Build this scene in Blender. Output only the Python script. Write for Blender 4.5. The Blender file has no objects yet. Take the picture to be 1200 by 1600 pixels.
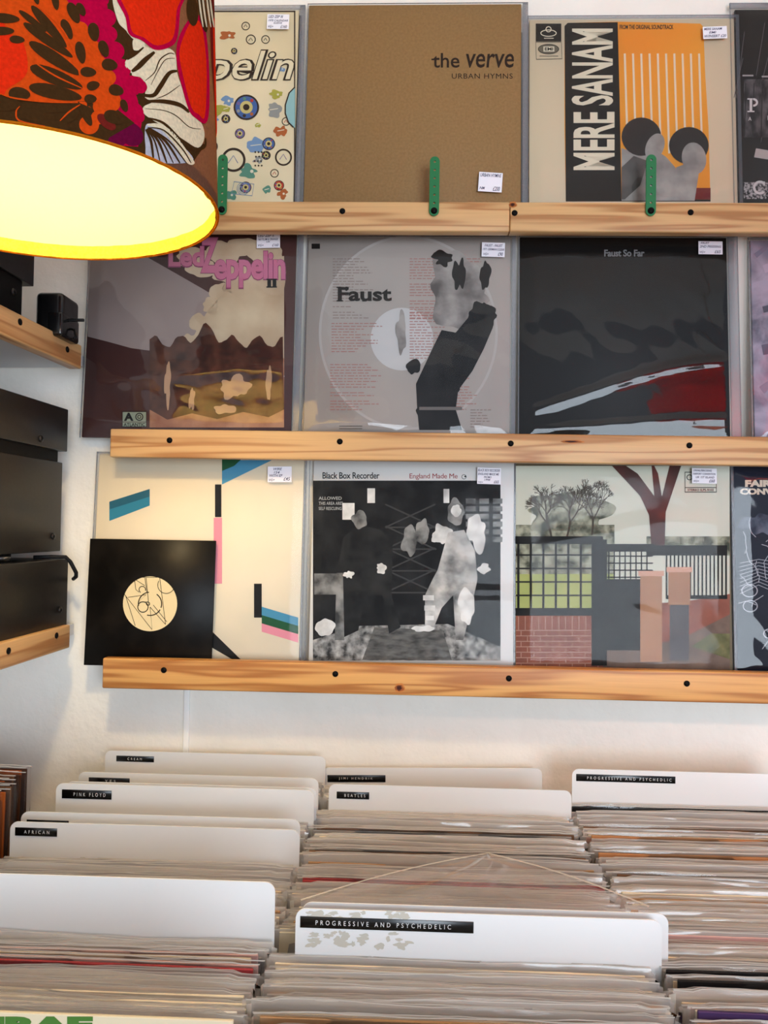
import bpy, bmesh, math, random
from mathutils import Vector, Matrix, noise
random.seed(7)
scn = bpy.context.scene
COL = scn.collection

# ------------------------------------------------------------------ camera
FPX, YAW, PIT, ROLL, ZC = 1155.0, math.atan(37/1155), math.atan(22/1155), 0.0165, 1.35
fwd = Vector((-math.sin(YAW)*math.cos(PIT), math.cos(YAW)*math.cos(PIT), math.sin(PIT)))
r0 = Vector((math.cos(YAW), math.sin(YAW), 0)); u0 = r0.cross(fwd)
RIGHT = r0*math.cos(ROLL)+u0*math.sin(ROLL); UP = -r0*math.sin(ROLL)+u0*math.cos(ROLL)
CAM = Vector((0, 0, ZC))
cd = bpy.data.cameras.new('camera'); cam = bpy.data.objects.new('camera', cd); COL.objects.link(cam)
cd.sensor_fit = 'VERTICAL'; cd.sensor_height = 36.0; cd.lens = 36.0*FPX/1600; cd.clip_start = 0.01
mw = Matrix((RIGHT, UP, -fwd)).transposed().to_4x4(); mw.translation = CAM; cam.matrix_world = mw
scn.camera = cam

def ray(px, py): return fwd*FPX+RIGHT*(px-600)+UP*(800-py)
def at(px, py, y):
    d = ray(px, py); return CAM+d*(y/d.y)

# ------------------------------------------------------------------ light
scn.view_settings.view_transform = 'Standard'; scn.view_settings.look = 'None'
scn.view_settings.gamma = 1.0; scn.view_settings.use_curve_mapping = False
scn.view_settings.exposure = 0.22
scn.cycles.transparent_max_bounces = 40
W = bpy.data.worlds.new('daylight'); scn.world = W; W.use_nodes = True
bg = W.node_tree.nodes['Background']; bg.inputs[0].default_value = (.80, .86, 1.0, 1); bg.inputs[1].default_value = 0.46

def area(name, loc, target, sx, sy, power, col):
    l = bpy.data.lights.new(name, 'AREA'); l.shape = 'RECTANGLE'; l.size = sx; l.size_y = sy; l.energy = power; l.color = col
    o = bpy.data.objects.new(name, l); COL.objects.link(o); o.location = loc
    o.rotation_euler = (Vector(target)-Vector(loc)).to_track_quat('-Z', 'Y').to_euler(); return o
area('window_daylight', (1.15, -2.5, 1.2), (0.1, 1.1, 1.0), 1.6, 1.7, 74, (.78, .89, 1.0))

# ------------------------------------------------------------------ materials
def lin(v):
    v /= 255.0
    return v/12.92 if v <= .04045 else ((v+.055)/1.055)**2.4
def L(c): return (lin(c[0]), lin(c[1]), lin(c[2]), 1)
MC = {}
def M(r, g, b, rough=.55, metal=0.0, spec=.14, name=None):
    k = (r, g, b, rough, metal, spec, name)
    if k in MC: return MC[k]
    m = bpy.data.materials.new(name or 'paint'); m.use_nodes = True
    p = m.node_tree.nodes['Principled BSDF']
    p.inputs['Base Color'].default_value = L((r, g, b)); p.inputs['Roughness'].default_value = rough
    p.inputs['Metallic'].default_value = metal; p.inputs['Specular IOR Level'].default_value = spec
    MC[k] = m; return m
def NM(name, c1, c2, scale=40, detail=4, lo=.35, hi=.65, stretch=(1, 1, 1), rough=.6, bump=0, dist=0, spec=.12, c3=None):
    k = (name, c1, c2, scale, detail, lo, hi, stretch)
    if k in MC: return MC[k]
    m = bpy.data.materials.new(name); m.use_nodes = True; nt = m.node_tree; n = nt.nodes; p = n['Principled BSDF']
    tc = n.new('ShaderNodeTexCoord'); mp = n.new('ShaderNodeMapping'); mp.inputs['Scale'].default_value = stretch
    nz = n.new('ShaderNodeTexNoise'); nz.inputs['Scale'].default_value = scale; nz.inputs['Detail'].default_value = detail
    nz.inputs['Distortion'].default_value = dist
    cr = n.new('ShaderNodeValToRGB'); e = cr.color_ramp.elements
    e[0].position = lo; e[0].color = L(c1); e[1].position = hi; e[1].color = L(c2)
    if c3: q = e.new((lo+hi)/2); q.color = L(c3)
    nt.links.new(tc.outputs['Object'], mp.inputs[0]); nt.links.new(mp.outputs[0], nz.inputs['Vector'])
    nt.links.new(nz.outputs['Fac'], cr.inputs[0]); nt.links.new(cr.outputs[0], p.inputs['Base Color'])
    p.inputs['Roughness'].default_value = rough; p.inputs['Specular IOR Level'].default_value = spec
    if bump:
        b = n.new('ShaderNodeBump'); b.inputs['Strength'].default_value = bump; b.inputs['Distance'].default_value = .002
        nt.links.new(nz.outputs['Fac'], b.inputs['Height']); nt.links.new(b.outputs[0], p.inputs['Normal'])
    MC[k] = m; return m

def wood_mat(name, base, dark, seed):
    m = bpy.data.materials.new(name); m.use_nodes = True; nt = m.node_tree; n = nt.nodes; p = n['Principled BSDF']; lk = nt.links.new
    tc = n.new('ShaderNodeTexCoord'); mp = n.new('ShaderNodeMapping'); mp.inputs['Location'].default_value = (seed*1.7, seed*.31, seed*.77)
    mp.inputs['Scale'].default_value = (1.0, 22, 22)
    nz = n.new('ShaderNodeTexNoise'); nz.inputs['Scale'].default_value = 1.6; nz.inputs['Detail'].default_value = 2
    mul = n.new('ShaderNodeMath'); mul.operation = 'MULTIPLY'; mul.inputs[1].default_value = 34
    sn = n.new('ShaderNodeMath'); sn.operation = 'SINE'
    mr = n.new('ShaderNodeMapRange'); mr.inputs['From Min'].default_value = -1; mr.inputs['From Max'].default_value = 1
    pw = n.new('ShaderNodeMath'); pw.operation = 'POWER'; pw.inputs[1].default_value = 2.6
    mp2 = n.new('ShaderNodeMapping'); mp2.inputs['Scale'].default_value = (10, 600, 600)
    nf = n.new('ShaderNodeTexNoise'); nf.inputs['Scale'].default_value = 1; nf.inputs['Detail'].default_value = 3
    mx = n.new('ShaderNodeMixRGB'); mx.inputs[1].default_value = L(base); mx.inputs[2].default_value = L(dark)
    mx2 = n.new('ShaderNodeMixRGB'); mx2.blend_type = 'MULTIPLY'; mx2.inputs[0].default_value = .25
    lk(tc.outputs['Object'], mp.inputs[0]); lk(mp.outputs[0], nz.inputs['Vector']); lk(nz.outputs['Fac'], mul.inputs[0])
    lk(mul.outputs[0], sn.inputs[0]); lk(sn.outputs[0], mr.inputs['Value']); lk(mr.outputs[0], pw.inputs[0])
    sc = n.new('ShaderNodeMath'); sc.operation = 'MULTIPLY'; sc.inputs[1].default_value = .75
    lk(pw.outputs[0], sc.inputs[0]); lk(sc.outputs[0], mx.inputs[0])
    lk(tc.outputs['Object'], mp2.inputs[0]); lk(mp2.outputs[0], nf.inputs['Vector']); lk(mx.outputs[0], mx2.inputs[1])
    lk(nf.outputs['Fac'], mx2.inputs[2]); lk(mx2.outputs[0], p.inputs['Base Color'])
    p.inputs['Roughness'].default_value = .42; p.inputs['Specular IOR Level'].default_value = .4
    return m
PINE = [wood_mat('pine', (224, 178, 122), (170, 108, 58), s) for s in (1, 4, 9)]
PINE_RED = wood_mat('pine_orange', (226, 168, 98), (160, 88, 34), 5)

def plastic(name, haze, hazecol, gloss=.9, rough=.07, ior=1.45):
    m = bpy.data.materials.new(name); m.use_nodes = True; nt = m.node_tree; n = nt.nodes; lk = nt.links.new
    n.remove(n['Principled BSDF']); out = n['Material Output']
    tr = n.new('ShaderNodeBsdfTransparent'); tr.inputs[0].default_value = (.97, .97, .97, 1)
    df = n.new('ShaderNodeBsdfDiffuse'); df.inputs[0].default_value = L(hazecol)
    tl = n.new('ShaderNodeBsdfTranslucent'); tl.inputs[0].default_value = L(hazecol)
    dm = n.new('ShaderNodeMixShader'); dm.inputs[0].default_value = .4; lk(df.outputs[0], dm.inputs[1]); lk(tl.outputs[0], dm.inputs[2])
    m1 = n.new('ShaderNodeMixShader'); m1.inputs[0].default_value = haze; lk(tr.outputs[0], m1.inputs[1]); lk(dm.outputs[0], m1.inputs[2])
    gl = n.new('ShaderNodeBsdfGlossy'); gl.inputs['Roughness'].default_value = rough
    fr = n.new('ShaderNodeFresnel'); fr.inputs[0].default_value = ior
    mu = n.new('ShaderNodeMath'); mu.operation = 'MULTIPLY'; mu.inputs[1].default_value = gloss; mu.use_clamp = True
    lk(fr.outputs[0], mu.inputs[0])
    m2 = n.new('ShaderNodeMixShader'); lk(mu.outputs[0], m2.inputs[0]); lk(m1.outputs[0], m2.inputs[1]); lk(gl.outputs[0], m2.inputs[2])
    lk(m2.outputs[0], out.inputs[0]); return m
PL_WALL = plastic('clear_polythene', .012, (225, 225, 230), 1.2, .04, 1.45)
PL_TIGHT = plastic('clear_tight_polythene', .01, (225, 225, 230), .45, .08, 1.4)
PL_SEAM = plastic('polythene_seam', .38, (170, 172, 182), 1.2, .1)
PL_BIN = plastic('cloudy_polythene', .36, (244, 239, 234), 1.8, .08)
PL_BIN2 = plastic('grey_cloudy_polythene', .44, (228, 224, 222), 1.8, .10)
PL_FLAP = plastic('loose_polythene', .24, (236, 226, 228), 1.7, .1)
PL_RIM = plastic('folded_polythene_rim', .72, (246, 242, 234), 1.5, .12)
WHITE_CARD = M(232, 233, 233, .38, 0, .4, 'white_plastic_card')
INK = M(14, 14, 16, .5, name='black_ink')
BLACKTAPE = M(10, 10, 11, .25, 0, .6, 'black_embossing_tape')
PAPER = M(240, 238, 246, .6, name='label_paper')

# ------------------------------------------------------------------ builders
def finish(name, me, mats, parent=None, smooth=False):
    for m in mats: me.materials.append(m)
    if smooth:
        for p in me.polygons: p.use_smooth = True
    o = bpy.data.objects.new(name, me); COL.objects.link(o)
    if parent: o.parent = parent
    return o
class MB:
    """collects polygons with materials and links them as one mesh object"""
    def __init__(s): s.v = []; s.f = []; s.mi = []; s.mats = []; s.sm = []
    def m(s, mat):
        if mat not in s.mats: s.mats.append(mat)
        return s.mats.index(mat)
    def add(s, vs, fs, mat, smooth=False):
        b = len(s.v); s.v += [tuple(v) for v in vs]; k = s.m(mat)
        for f in fs: s.f.append([b+i for i in f]); s.mi.append(k); s.sm.append(smooth)
    def box(s, x0, y0, z0, x1, y1, z1, mat, bev=0, seg=2):
        bm = bmesh.new(); bmesh.ops.create_cube(bm, size=1)
        for v in bm.verts: v.co = Vector(((x0+x1)/2+v.co.x*(x1-x0), (y0+y1)/2+v.co.y*(y1-y0), (z0+z1)/2+v.co.z*(z1-z0)))
        if bev: bmesh.ops.bevel(bm, geom=bm.edges[:], offset=bev, segments=seg, affect='EDGES', profile=.5)
        s.bm(bm, mat, bool(bev)); return s
    def bm(s, bm, mat, smooth=False):
        bm.verts.index_update(); s.add([v.co for v in bm.verts], [[v.index for v in f.verts] for f in bm.faces], mat, smooth); bm.free()
    def cyl(s, c, r, h, axis, mat, seg=32, r2=None, bev=0):
        bm = bmesh.new(); bmesh.ops.create_cone(bm, cap_ends=True, segments=seg, radius1=r, radius2=r if r2 is None else r2, depth=h)
        if bev: bmesh.ops.bevel(bm, geom=[e for e in bm.edges if len(e.link_faces) == 2 and any(len(f.verts) > 4 for f in e.link_faces)], offset=bev, segments=2, affect='EDGES')
        q = Vector((0, 0, 1)).rotation_difference(Vector(axis).normalized()).to_matrix().to_4x4(); q.translation = Vector(c)
        bm.transform(q); s.bm(bm, mat, True); return s
    def tube(s, pts, r, mat, seg=10):
        pts = [Vector(p) for p in pts]; vs = []; fs = []
        for i, p in enumerate(pts):
            t = (pts[min(i+1, len(pts)-1)]-pts[max(i-1, 0)]).normalized()
            a = t.orthogonal().normalized() if i == 0 else (a-t*a.dot(t)).normalized()
            b = t.cross(a)
            for k in range(seg):
                w = 2*math.pi*k/seg; vs.append(p+(a*math.cos(w)+b*math.sin(w))*r)
        for i in range(len(pts)-1):
            for k in range(seg): fs.append([i*seg+k, i*seg+(k+1) % seg, (i+1)*seg+(k+1) % seg, (i+1)*seg+k])
        fs.append(list(range(seg))[::-1]); fs.append([(len(pts)-1)*seg+k for k in range(seg)])
        s.add(vs, fs, mat, True)
    def build(s, name, parent=None):
        me = bpy.data.meshes.new(name); me.from_pydata(s.v, [], s.f); o = finish(name, me, s.mats, parent)
        me.polygons.foreach_set('material_index', s.mi); me.polygons.foreach_set('use_smooth', s.sm); me.update()
        return o
def autosmooth(o, ang=35):
    for e in o.data.edges: pass
    try: o.data.set_sharp_from_angle(angle=math.radians(ang))
    except Exception: pass
    return o
def thing(name, label, cat, loc=(0, 0, 0), rot=(0, 0, 0), group=None):
    o = bpy.data.objects.new(name, None); COL.objects.link(o); o.empty_display_size = .05
    o.location = loc; o.rotation_euler = rot; return tag(o, label, cat, group)
def tag(o, label, cat, group=None):
    o['label'] = label; o['category'] = cat
    if group: o['group'] = group
    return o
def struct(o): o['kind'] = 'structure'; return o

_tc = {}
def text_geo(s, bold=0, shear=0, spacing=1.0):
    """normalised 0..1 outline mesh of a line of text"""
    k = (s, bold, shear, spacing)
    if k in _tc: return _tc[k]
    cu = bpy.data.curves.new('t', 'FONT'); cu.body = s; cu.offset = bold; cu.shear = shear; cu.space_character = spacing
    cu.resolution_u = 3; cu.fill_mode = 'BOTH' if hasattr(cu, 'fill_mode') else cu.fill_mode
    ob = bpy.data.objects.new('t', cu); COL.objects.link(ob)
    dg = bpy.context.evaluated_depsgraph_get(); me = bpy.data.meshes.new_from_object(ob.evaluated_get(dg))
    vs = [v.co.copy() for v in me.vertices]; fs = [list(p.vertices) for p in me.polygons]
    x0 = min(v.x for v in vs); x1 = max(v.x for v in vs); y0 = min(v.y for v in vs); y1 = max(v.y for v in vs)
    vs = [((v.x-x0)/(x1-x0), (v.y-y0)/(y1-y0)) for v in vs]
    bpy.data.objects.remove(ob); bpy.data.meshes.remove(me); bpy.data.curves.remove(cu)
    _tc[k] = (vs, fs); return _tc[k]

class Print:
    """flat printing laid on a board, given in picture coordinates of the tracing"""
    def __init__(s, f, mb, step=.00012): s.f = f; s.mb = mb; s.step = step; s.n = 0
    def put(s, vs, fs, mat, layer):
        s.n += 1; s.mb.add([s.f(x, y, layer*s.step+s.n*1e-7) for x, y in vs], fs, mat)
    def poly(s, pts, mat, layer=1): s.put(pts, [list(range(len(pts)))], mat, layer)
    def rect(s, x0, y0, x1, y1, mat, layer=1): s.poly([(x0, y1), (x1, y1), (x1, y0), (x0, y0)], mat, layer)
    def ell(s, cx, cy, rx, ry, mat, layer=1, ang=0, n=28):
        ca, sa = math.cos(math.radians(ang)), math.sin(math.radians(ang)); p = []
        for i in range(n):
            a = -2*math.pi*i/n; x, y = rx*math.cos(a), ry*math.sin(a); p.append((cx+x*ca-y*sa, cy+x*sa+y*ca))
        s.poly(p, mat, layer)
    def blob(s, cx, cy, rx, ry, mat, layer=1, seed=0, rough=.25, n=36, fq=1.6):
        p = []
        for i in range(n):
            a = -2*math.pi*i/n; k = 1+rough*2*noise.noise(Vector((math.cos(a)*fq, math.sin(a)*fq, seed*7.3)))
            p.append((cx+rx*k*math.cos(a), cy+ry*k*math.sin(a)))
        s.poly(p, mat, layer)
    def line(s, pts, w, mat, layer=1, closed=False):
        n = len(pts); vs = []; fs = []
        for i in range(n):
            a = pts[(i-1) % n] if closed else pts[max(i-1, 0)]; b = pts[(i+1) % n] if closed else pts[min(i+1, n-1)]
            dx, dy = b[0]-a[0], b[1]-a[1]; l = math.hypot(dx, dy) or 1; nx, ny = -dy/l*w/2, dx/l*w/2
            vs += [(pts[i][0]+nx, pts[i][1]+ny), (pts[i][0]-nx, pts[i][1]-ny)]
        for i in range(n if closed else n-1):
            j = (i+1) % n; fs.append([2*i, 2*j, 2*j+1, 2*i+1])
        s.put(vs, fs, mat, layer)
    def ring(s, cx, cy, r, w, mat, layer=1, a0=0, a1=360, n=30, ry=None):
        ry = ry or r; cl = a1-a0 >= 360; k = n if cl else n+1
        s.line([(cx+r*math.cos(math.radians(a0+(a1-a0)*i/n)), cy+ry*math.sin(math.radians(a0+(a1-a0)*i/n))) for i in range(k)], w, mat, layer, cl)
    def text(s, t, x0, y0, x1, y1, mat, layer=1, bold=0, shear=0, spacing=1.0, up=False, slope=0):
        vs, fs = text_geo(t, bold, shear, spacing)
        if up: pts = [(x1-(1-v)*(x1-x0) if False else x0+(1-v)*(x1-x0), y1-u*(y1-y0)) for u, v in vs]
        else: pts = [(x0+u*(x1-x0), y1-v*(y1-y0)+slope*u) for u, v in vs]
        s.put(pts, fs, mat, layer)

# ------------------------------------------------------------------ room
WY = 1.108
mb = MB(); mb.box(-1.1, WY, 0, 1.5, WY+.1, 2.42, NM('painted_plaster', (236, 231, 222), (244, 240, 232), 9, 6, .3, .7, rough=.75, bump=0))
wm = mb.mats[0]; nt = wm.node_tree
nb = nt.nodes.new('ShaderNodeTexNoise'); nb.inputs['Scale'].default_value = 55; nb.inputs['Detail'].default_value = 5
bp = nt.nodes.new('ShaderNodeBump'); bp.inputs['Strength'].default_value = .55; bp.inputs['Distance'].default_value = .003
tcn = [x for x in nt.nodes if x.type == 'TEX_COORD'][0]
nt.links.new(tcn.outputs['Object'], nb.inputs['Vector']); nt.links.new(nb.outputs['Fac'], bp.inputs['Height'])
nt.links.new(bp.outputs[0], nt.nodes['Principled BSDF'].inputs['Normal'])
struct(mb.build('wall_back'))
mb = MB(); mb.box(-1.2, -2.6, 0, -1.1, WY+.1, 2.42, wm); struct(mb.build('wall_left'))
mb = MB(); mb.box(-1.2, -2.6, -.05, 1.5, WY+.1, 0, NM('worn_floorboards', (120, 88, 60), (150, 112, 78), 3, 5, stretch=(1, 12, 1))); struct(mb.build('floor'))
mb = MB(); mb.box(-1.2, -.9, 2.42, 1.5, WY+.1, 2.5, M(235, 232, 226, .8, name='ceiling_paint')); struct(mb.build('ceiling'))
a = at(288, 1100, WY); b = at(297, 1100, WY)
mb = MB(); mb.box(a.x, WY-.004, .05, b.x, WY+.002, at(290, 1060, WY).z, M(244, 244, 242, .4, name='daylight_streak_white'), .001); struct(mb.build('daylight_streak_1'))  # added thin white strip, stands in for a streak of daylight on the wall

# ------------------------------------------------------------------ display ledges
LY0, LY1 = 1.050, 1.067
def zrow(py): return at(640, py, 1.085).z
ROWZ = [zrow(350), zrow(691), zrow(1049)]
def ledge(px0, X1, pyt, pyb, pym, mat, row, label, screws, seam=0):
    zt, zb = at(pym, pyt, LY0).z, at(pym, pyb, LY0).z; x0 = at(px0, pyt, LY0).x if px0 < 9999 else 0
    t = thing('display_ledge', label, 'shelf', (x0, LY0, zb), group='pine ledges holding the records on the wall')
    w = X1-x0; h = zt-zb
    m = MB(); m.box(0, 0, 0, w, LY1-LY0, h, mat, .0022, 3); fb = m.build('front_board', t)
    m = MB(); m.box(.002, LY1-LY0, ROWZ[row]-zb-.008, w-.002, WY-LY0, ROWZ[row]-zb, mat); m.build('base_strip', t)
    for sx, sy in screws:
        p = at(sx, sy, LY0)-t.location
        m = MB(); m.cyl((p.x, -.0004, p.z), .0042, .0012, (0, 1, 0), M(16, 14, 13, .45, .3, name='black_screw'), 20, bev=.0003)
        m.box(p.x-.0022, -.0013, p.z-.0004, p.x+.0022, -.0009, p.z+.0004, M(3, 3, 3)); m.box(p.x-.0004, -.0013, p.z-.0022, p.x+.0004, -.0009, p.z+.0022, M(3, 3, 3))
        m.build('screw', fb)
    return t, x0
xj = at(797, 330, LY0).x
_, _ = ledge(215, xj-.0004, 315, 361, 640, PINE[0], 0, 'upper pine ledge, left length ending at the butt joint under the brown sleeve', [(535, 330)])
ledge(797.5, .98, 315, 361, 640, PINE[1], 0, 'upper pine ledge, right length under the orange striped sleeve', [(804, 333), (1079, 332)])
ledge(172, .98, 676, 721, 686, PINE[2], 1, 'middle pine ledge under the all black sleeve, a dark knot streak in it', [(265, 688), (531, 690), (798, 693), (1077, 696)])
tl, xl = ledge(160, .98, 1040, 1088, 680, PINE_RED, 2, 'lowest pine ledge with a round knot, nothing but bare wall below', [(256, 1047), (524, 1053), (795, 1060), (1073, 1068)])
# knots set in the boards
def knot(root, px, py, rx, rz, ang=0):
    p = at(px, py, LY0)-root.location
    m = MB(); pr = Print(lambda x, y, o: (p.x+x, -.00012-o, p.z+y), m)
    for i, c in enumerate([(190, 120, 62), (150, 84, 42), (92, 44, 24), (60, 28, 18)]):
        pr.blob(0, 0, rx*(1-.22*i), rz*(1-.22*i), M(*c, .5), i, i+3, .15)
    m.build('knot', root)
led = [o for o in bpy.data.objects if o.name.startswith('display_ledge')]
knot(led[2], 893, 690, .017, .0022); knot(led[3], 624, 1075, .0075, .0062); knot(led[1], 801, 320, .006, .004)

# ------------------------------------------------------------------ green straps
GREEN = M(18, 112, 62, .35, 0, .5, 'green_plastic')
def strap(px, pyt, pyb, label):
    d = LY0-.0008; pb = at(px, pyb, d); pt = at(px, pyt, d); h = pt.z-pb.z; r = .0068
    cu = bpy.data.curves.new('s', 'CURVE'); cu.dimensions = '2D'; cu.fill_mode = 'BOTH'; cu.extrude = .0008; cu.bevel_depth = .0003
    def spl(pts):
        s = cu.splines.new('POLY'); s.points.add(len(pts)-1); s.use_cyclic_u = True
        for q, (x, y) in zip(s.points, pts): q.co = (x, y, 0, 1)
    P = [(r*math.cos(a), h-r+r*math.sin(a)) for a in [math.pi*i/12 for i in range(13)]]+[(r*math.cos(a), r+r*math.sin(a)) for a in [math.pi+math.pi*i/12 for i in range(13)]]
    spl(P); n = 6
    for i in range(1, n+1):
        cz = r+(h-2*r)*i/n-.0005; spl([(.0019*math.cos(a), cz+.0019*math.sin(a)) for a in [2*math.pi*k/14 for k in range(14)]])
    ob = bpy.data.objects.new('s', cu); COL.objects.link(ob)
    me = bpy.data.meshes.new_from_object(ob.evaluated_get(bpy.context.evaluated_depsgraph_get())); bpy.data.objects.remove(ob)
    me.materials.clear()
    t = thing('perforated_strap', label, 'strap', (pb.x, d-.0016, pb.z), group='green straps screwed to the upper ledge')
    me.transform(Matrix.Rotation(math.pi/2, 4, 'X')); finish('strap_body', me, [GREEN], t)
    m = MB(); m.cyl((0, -.0014, r), .0046, .0022, (0, 1, 0), M(14, 13, 12, .4, .4, name='black_screw_head'), 20, bev=.0005); m.build('screw', t)
strap(347, 243, 336, 'green perforated strap at the left, beside the patterned floral lampshade')
strap(678, 246, 338, 'green perforated strap in front of the plain brown record sleeve')
strap(1016, 243, 338, 'green perforated strap in front of the orange striped record sleeve')

# ------------------------------------------------------------------ wall records
LEAN = math.radians(3.6); SY = 1.079
def wrinkle_sheet(w, h, amp, seed, x0, base=.0035, nx=70, nz=70, creases=(), bulges=()):
    """front face of a loose polythene bag"""
    vs = []; fs = []
    for j in range(nz+1):
        for i in range(nx+1):
            u, v = i/nx, j/nz; x = x0+u*w; z = v*h
            edge = min(1, min(u, 1-u)*14, min(v, 1-v)*14)
            a = amp*(.35+.65*(1-v)**1.5)
            y = noise.noise(Vector((x*9+seed*3.1, z*16, seed)))*a + .45*a*noise.noise(Vector((x*28+seed, z*34+x*20, seed+5)))
            y += .7*a*abs(noise.noise(Vector((x*6-z*9, z*14+x*4, seed+9))))
            for (cu, cv, sl, cw, ca) in creases:
                dd = (v-(cv+sl*math.sin((u-cu)*2.6)))/cw; y += ca*math.exp(-dd*dd)*min(1, u*5)
            y = max(-base*.7, y)
            for (bu, bv, ru, rv, bh) in bulges: y += bh*math.exp(-((u-bu)/ru)**2-((v-bv)/rv)**2)
            vs.append((x, -(base*edge)-y*edge, z))
    for j in range(nz):
        for i in range(nx): k = j*(nx+1)+i; fs.append([k, k+1, k+nx+2, k+nx+1])
    return vs, fs
def record(label, x0, x1, ytop, ybase_row, cardmat, art, amp=.0016, seed=1, thick=.005, over=(.004, .012, .006), creases=(), sticker=None, dy=0, bag=True, backcards=(), film=None, bulges=()):
    film = film or PL_WALL
    zb = ROWZ[ybase_row]; ymid = {0: 180, 1: 520, 2: 880}[ybase_row]; xm = (x0+x1)/2
    O = at(xm, ymid, SY); O = Vector((O.x, SY+dy, zb))
    ca, sa = math.cos(LEAN), math.sin(LEAN); N = Vector((0, ca, sa)); Z = Vector((0, sa, ca)); N = Vector((0, ca, -sa))
    def loc(px, py, o=0):
        d = ray(px, py); t = (O-CAM).dot(N)/d.dot(N); P = CAM+d*t-O; return (P.x, -o, P.dot(Z))
    lx0, lx1 = loc(x0, ymid)[0], loc(x1, ymid)[0]; h = loc(xm, ytop)[2]
    t = thing('record', label, 'record', O, (-LEAN, 0, 0), 'records displayed face out on the wall ledges')
    m = MB(); m.box(lx0, 0, 0.0008, lx1, thick, h, cardmat, .0006, 1)
    for (bx, bz, bmat) in backcards: m.box(lx0+bx, thick, .0008, lx1+bx, thick+.002, h+bz, bmat)
    pr = Print(lambda x, y, o: loc(x, y, .0001+o), m)
    if art: art(pr)
    m.build('sleeve', t)
    if bag:
        l, r, up = over; m = MB(); w = lx1-lx0+l+r
        vs, fs = wrinkle_sheet(w, h+up, amp, seed, lx0-l, creases=creases, bulges=bulges); m.add(vs, fs, film, True)
        m.add([(lx0-l, thick+.0015, 0), (lx1+r, thick+.0015, 0), (lx1+r, thick+.0015, h+up), (lx0-l, thick+.0015, h+up)], [[0, 1, 2, 3]], film)
        o_ = .0008
        m.box(lx1+.0022, -o_, 0, lx1+r, thick*.5, h+up, PL_SEAM); m.box(lx0-l, -o_, h+.0015, lx1+r, o_, h+up, PL_SEAM)
        m.box(lx0-l, -.001, 0, lx0-l+.0012, .001, h+up, PL_SEAM)
        m.build('clear_bag', t)
    if sticker:
        (sx0, sy0, sx1, sy1), lines, rot = sticker
        m = MB(); c = loc((sx0+sx1)/2, (sy0+sy1)/2); off = .0062
        A = loc(sx0, sy1); B = loc(sx1, sy0); hw, hh = (B[0]-A[0])/2, (B[2]-A[2])/2
        m.box(-hw, 0, -hh, hw, .0003, hh, PAPER)
        p2 = Print(lambda x, y, o: (-hw+x*2*hw, -.0001-o, -hh+(1-y)*2*hh), m)
        for (s, a0, b0, a1, b1) in lines: p2.text(s, a0, b0, a1, b1, M(60, 55, 90, .6, name='biro_ink'), 1, .01, .25)
        o = m.build('price_sticker', t); o.location = (c[0], -off, c[2]); o.rotation_euler = (0, math.radians(rot), 0)
    return t, loc

def std(lines): return lines
CREAM = (232, 218, 184)
R = random.Random(3)

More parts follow.
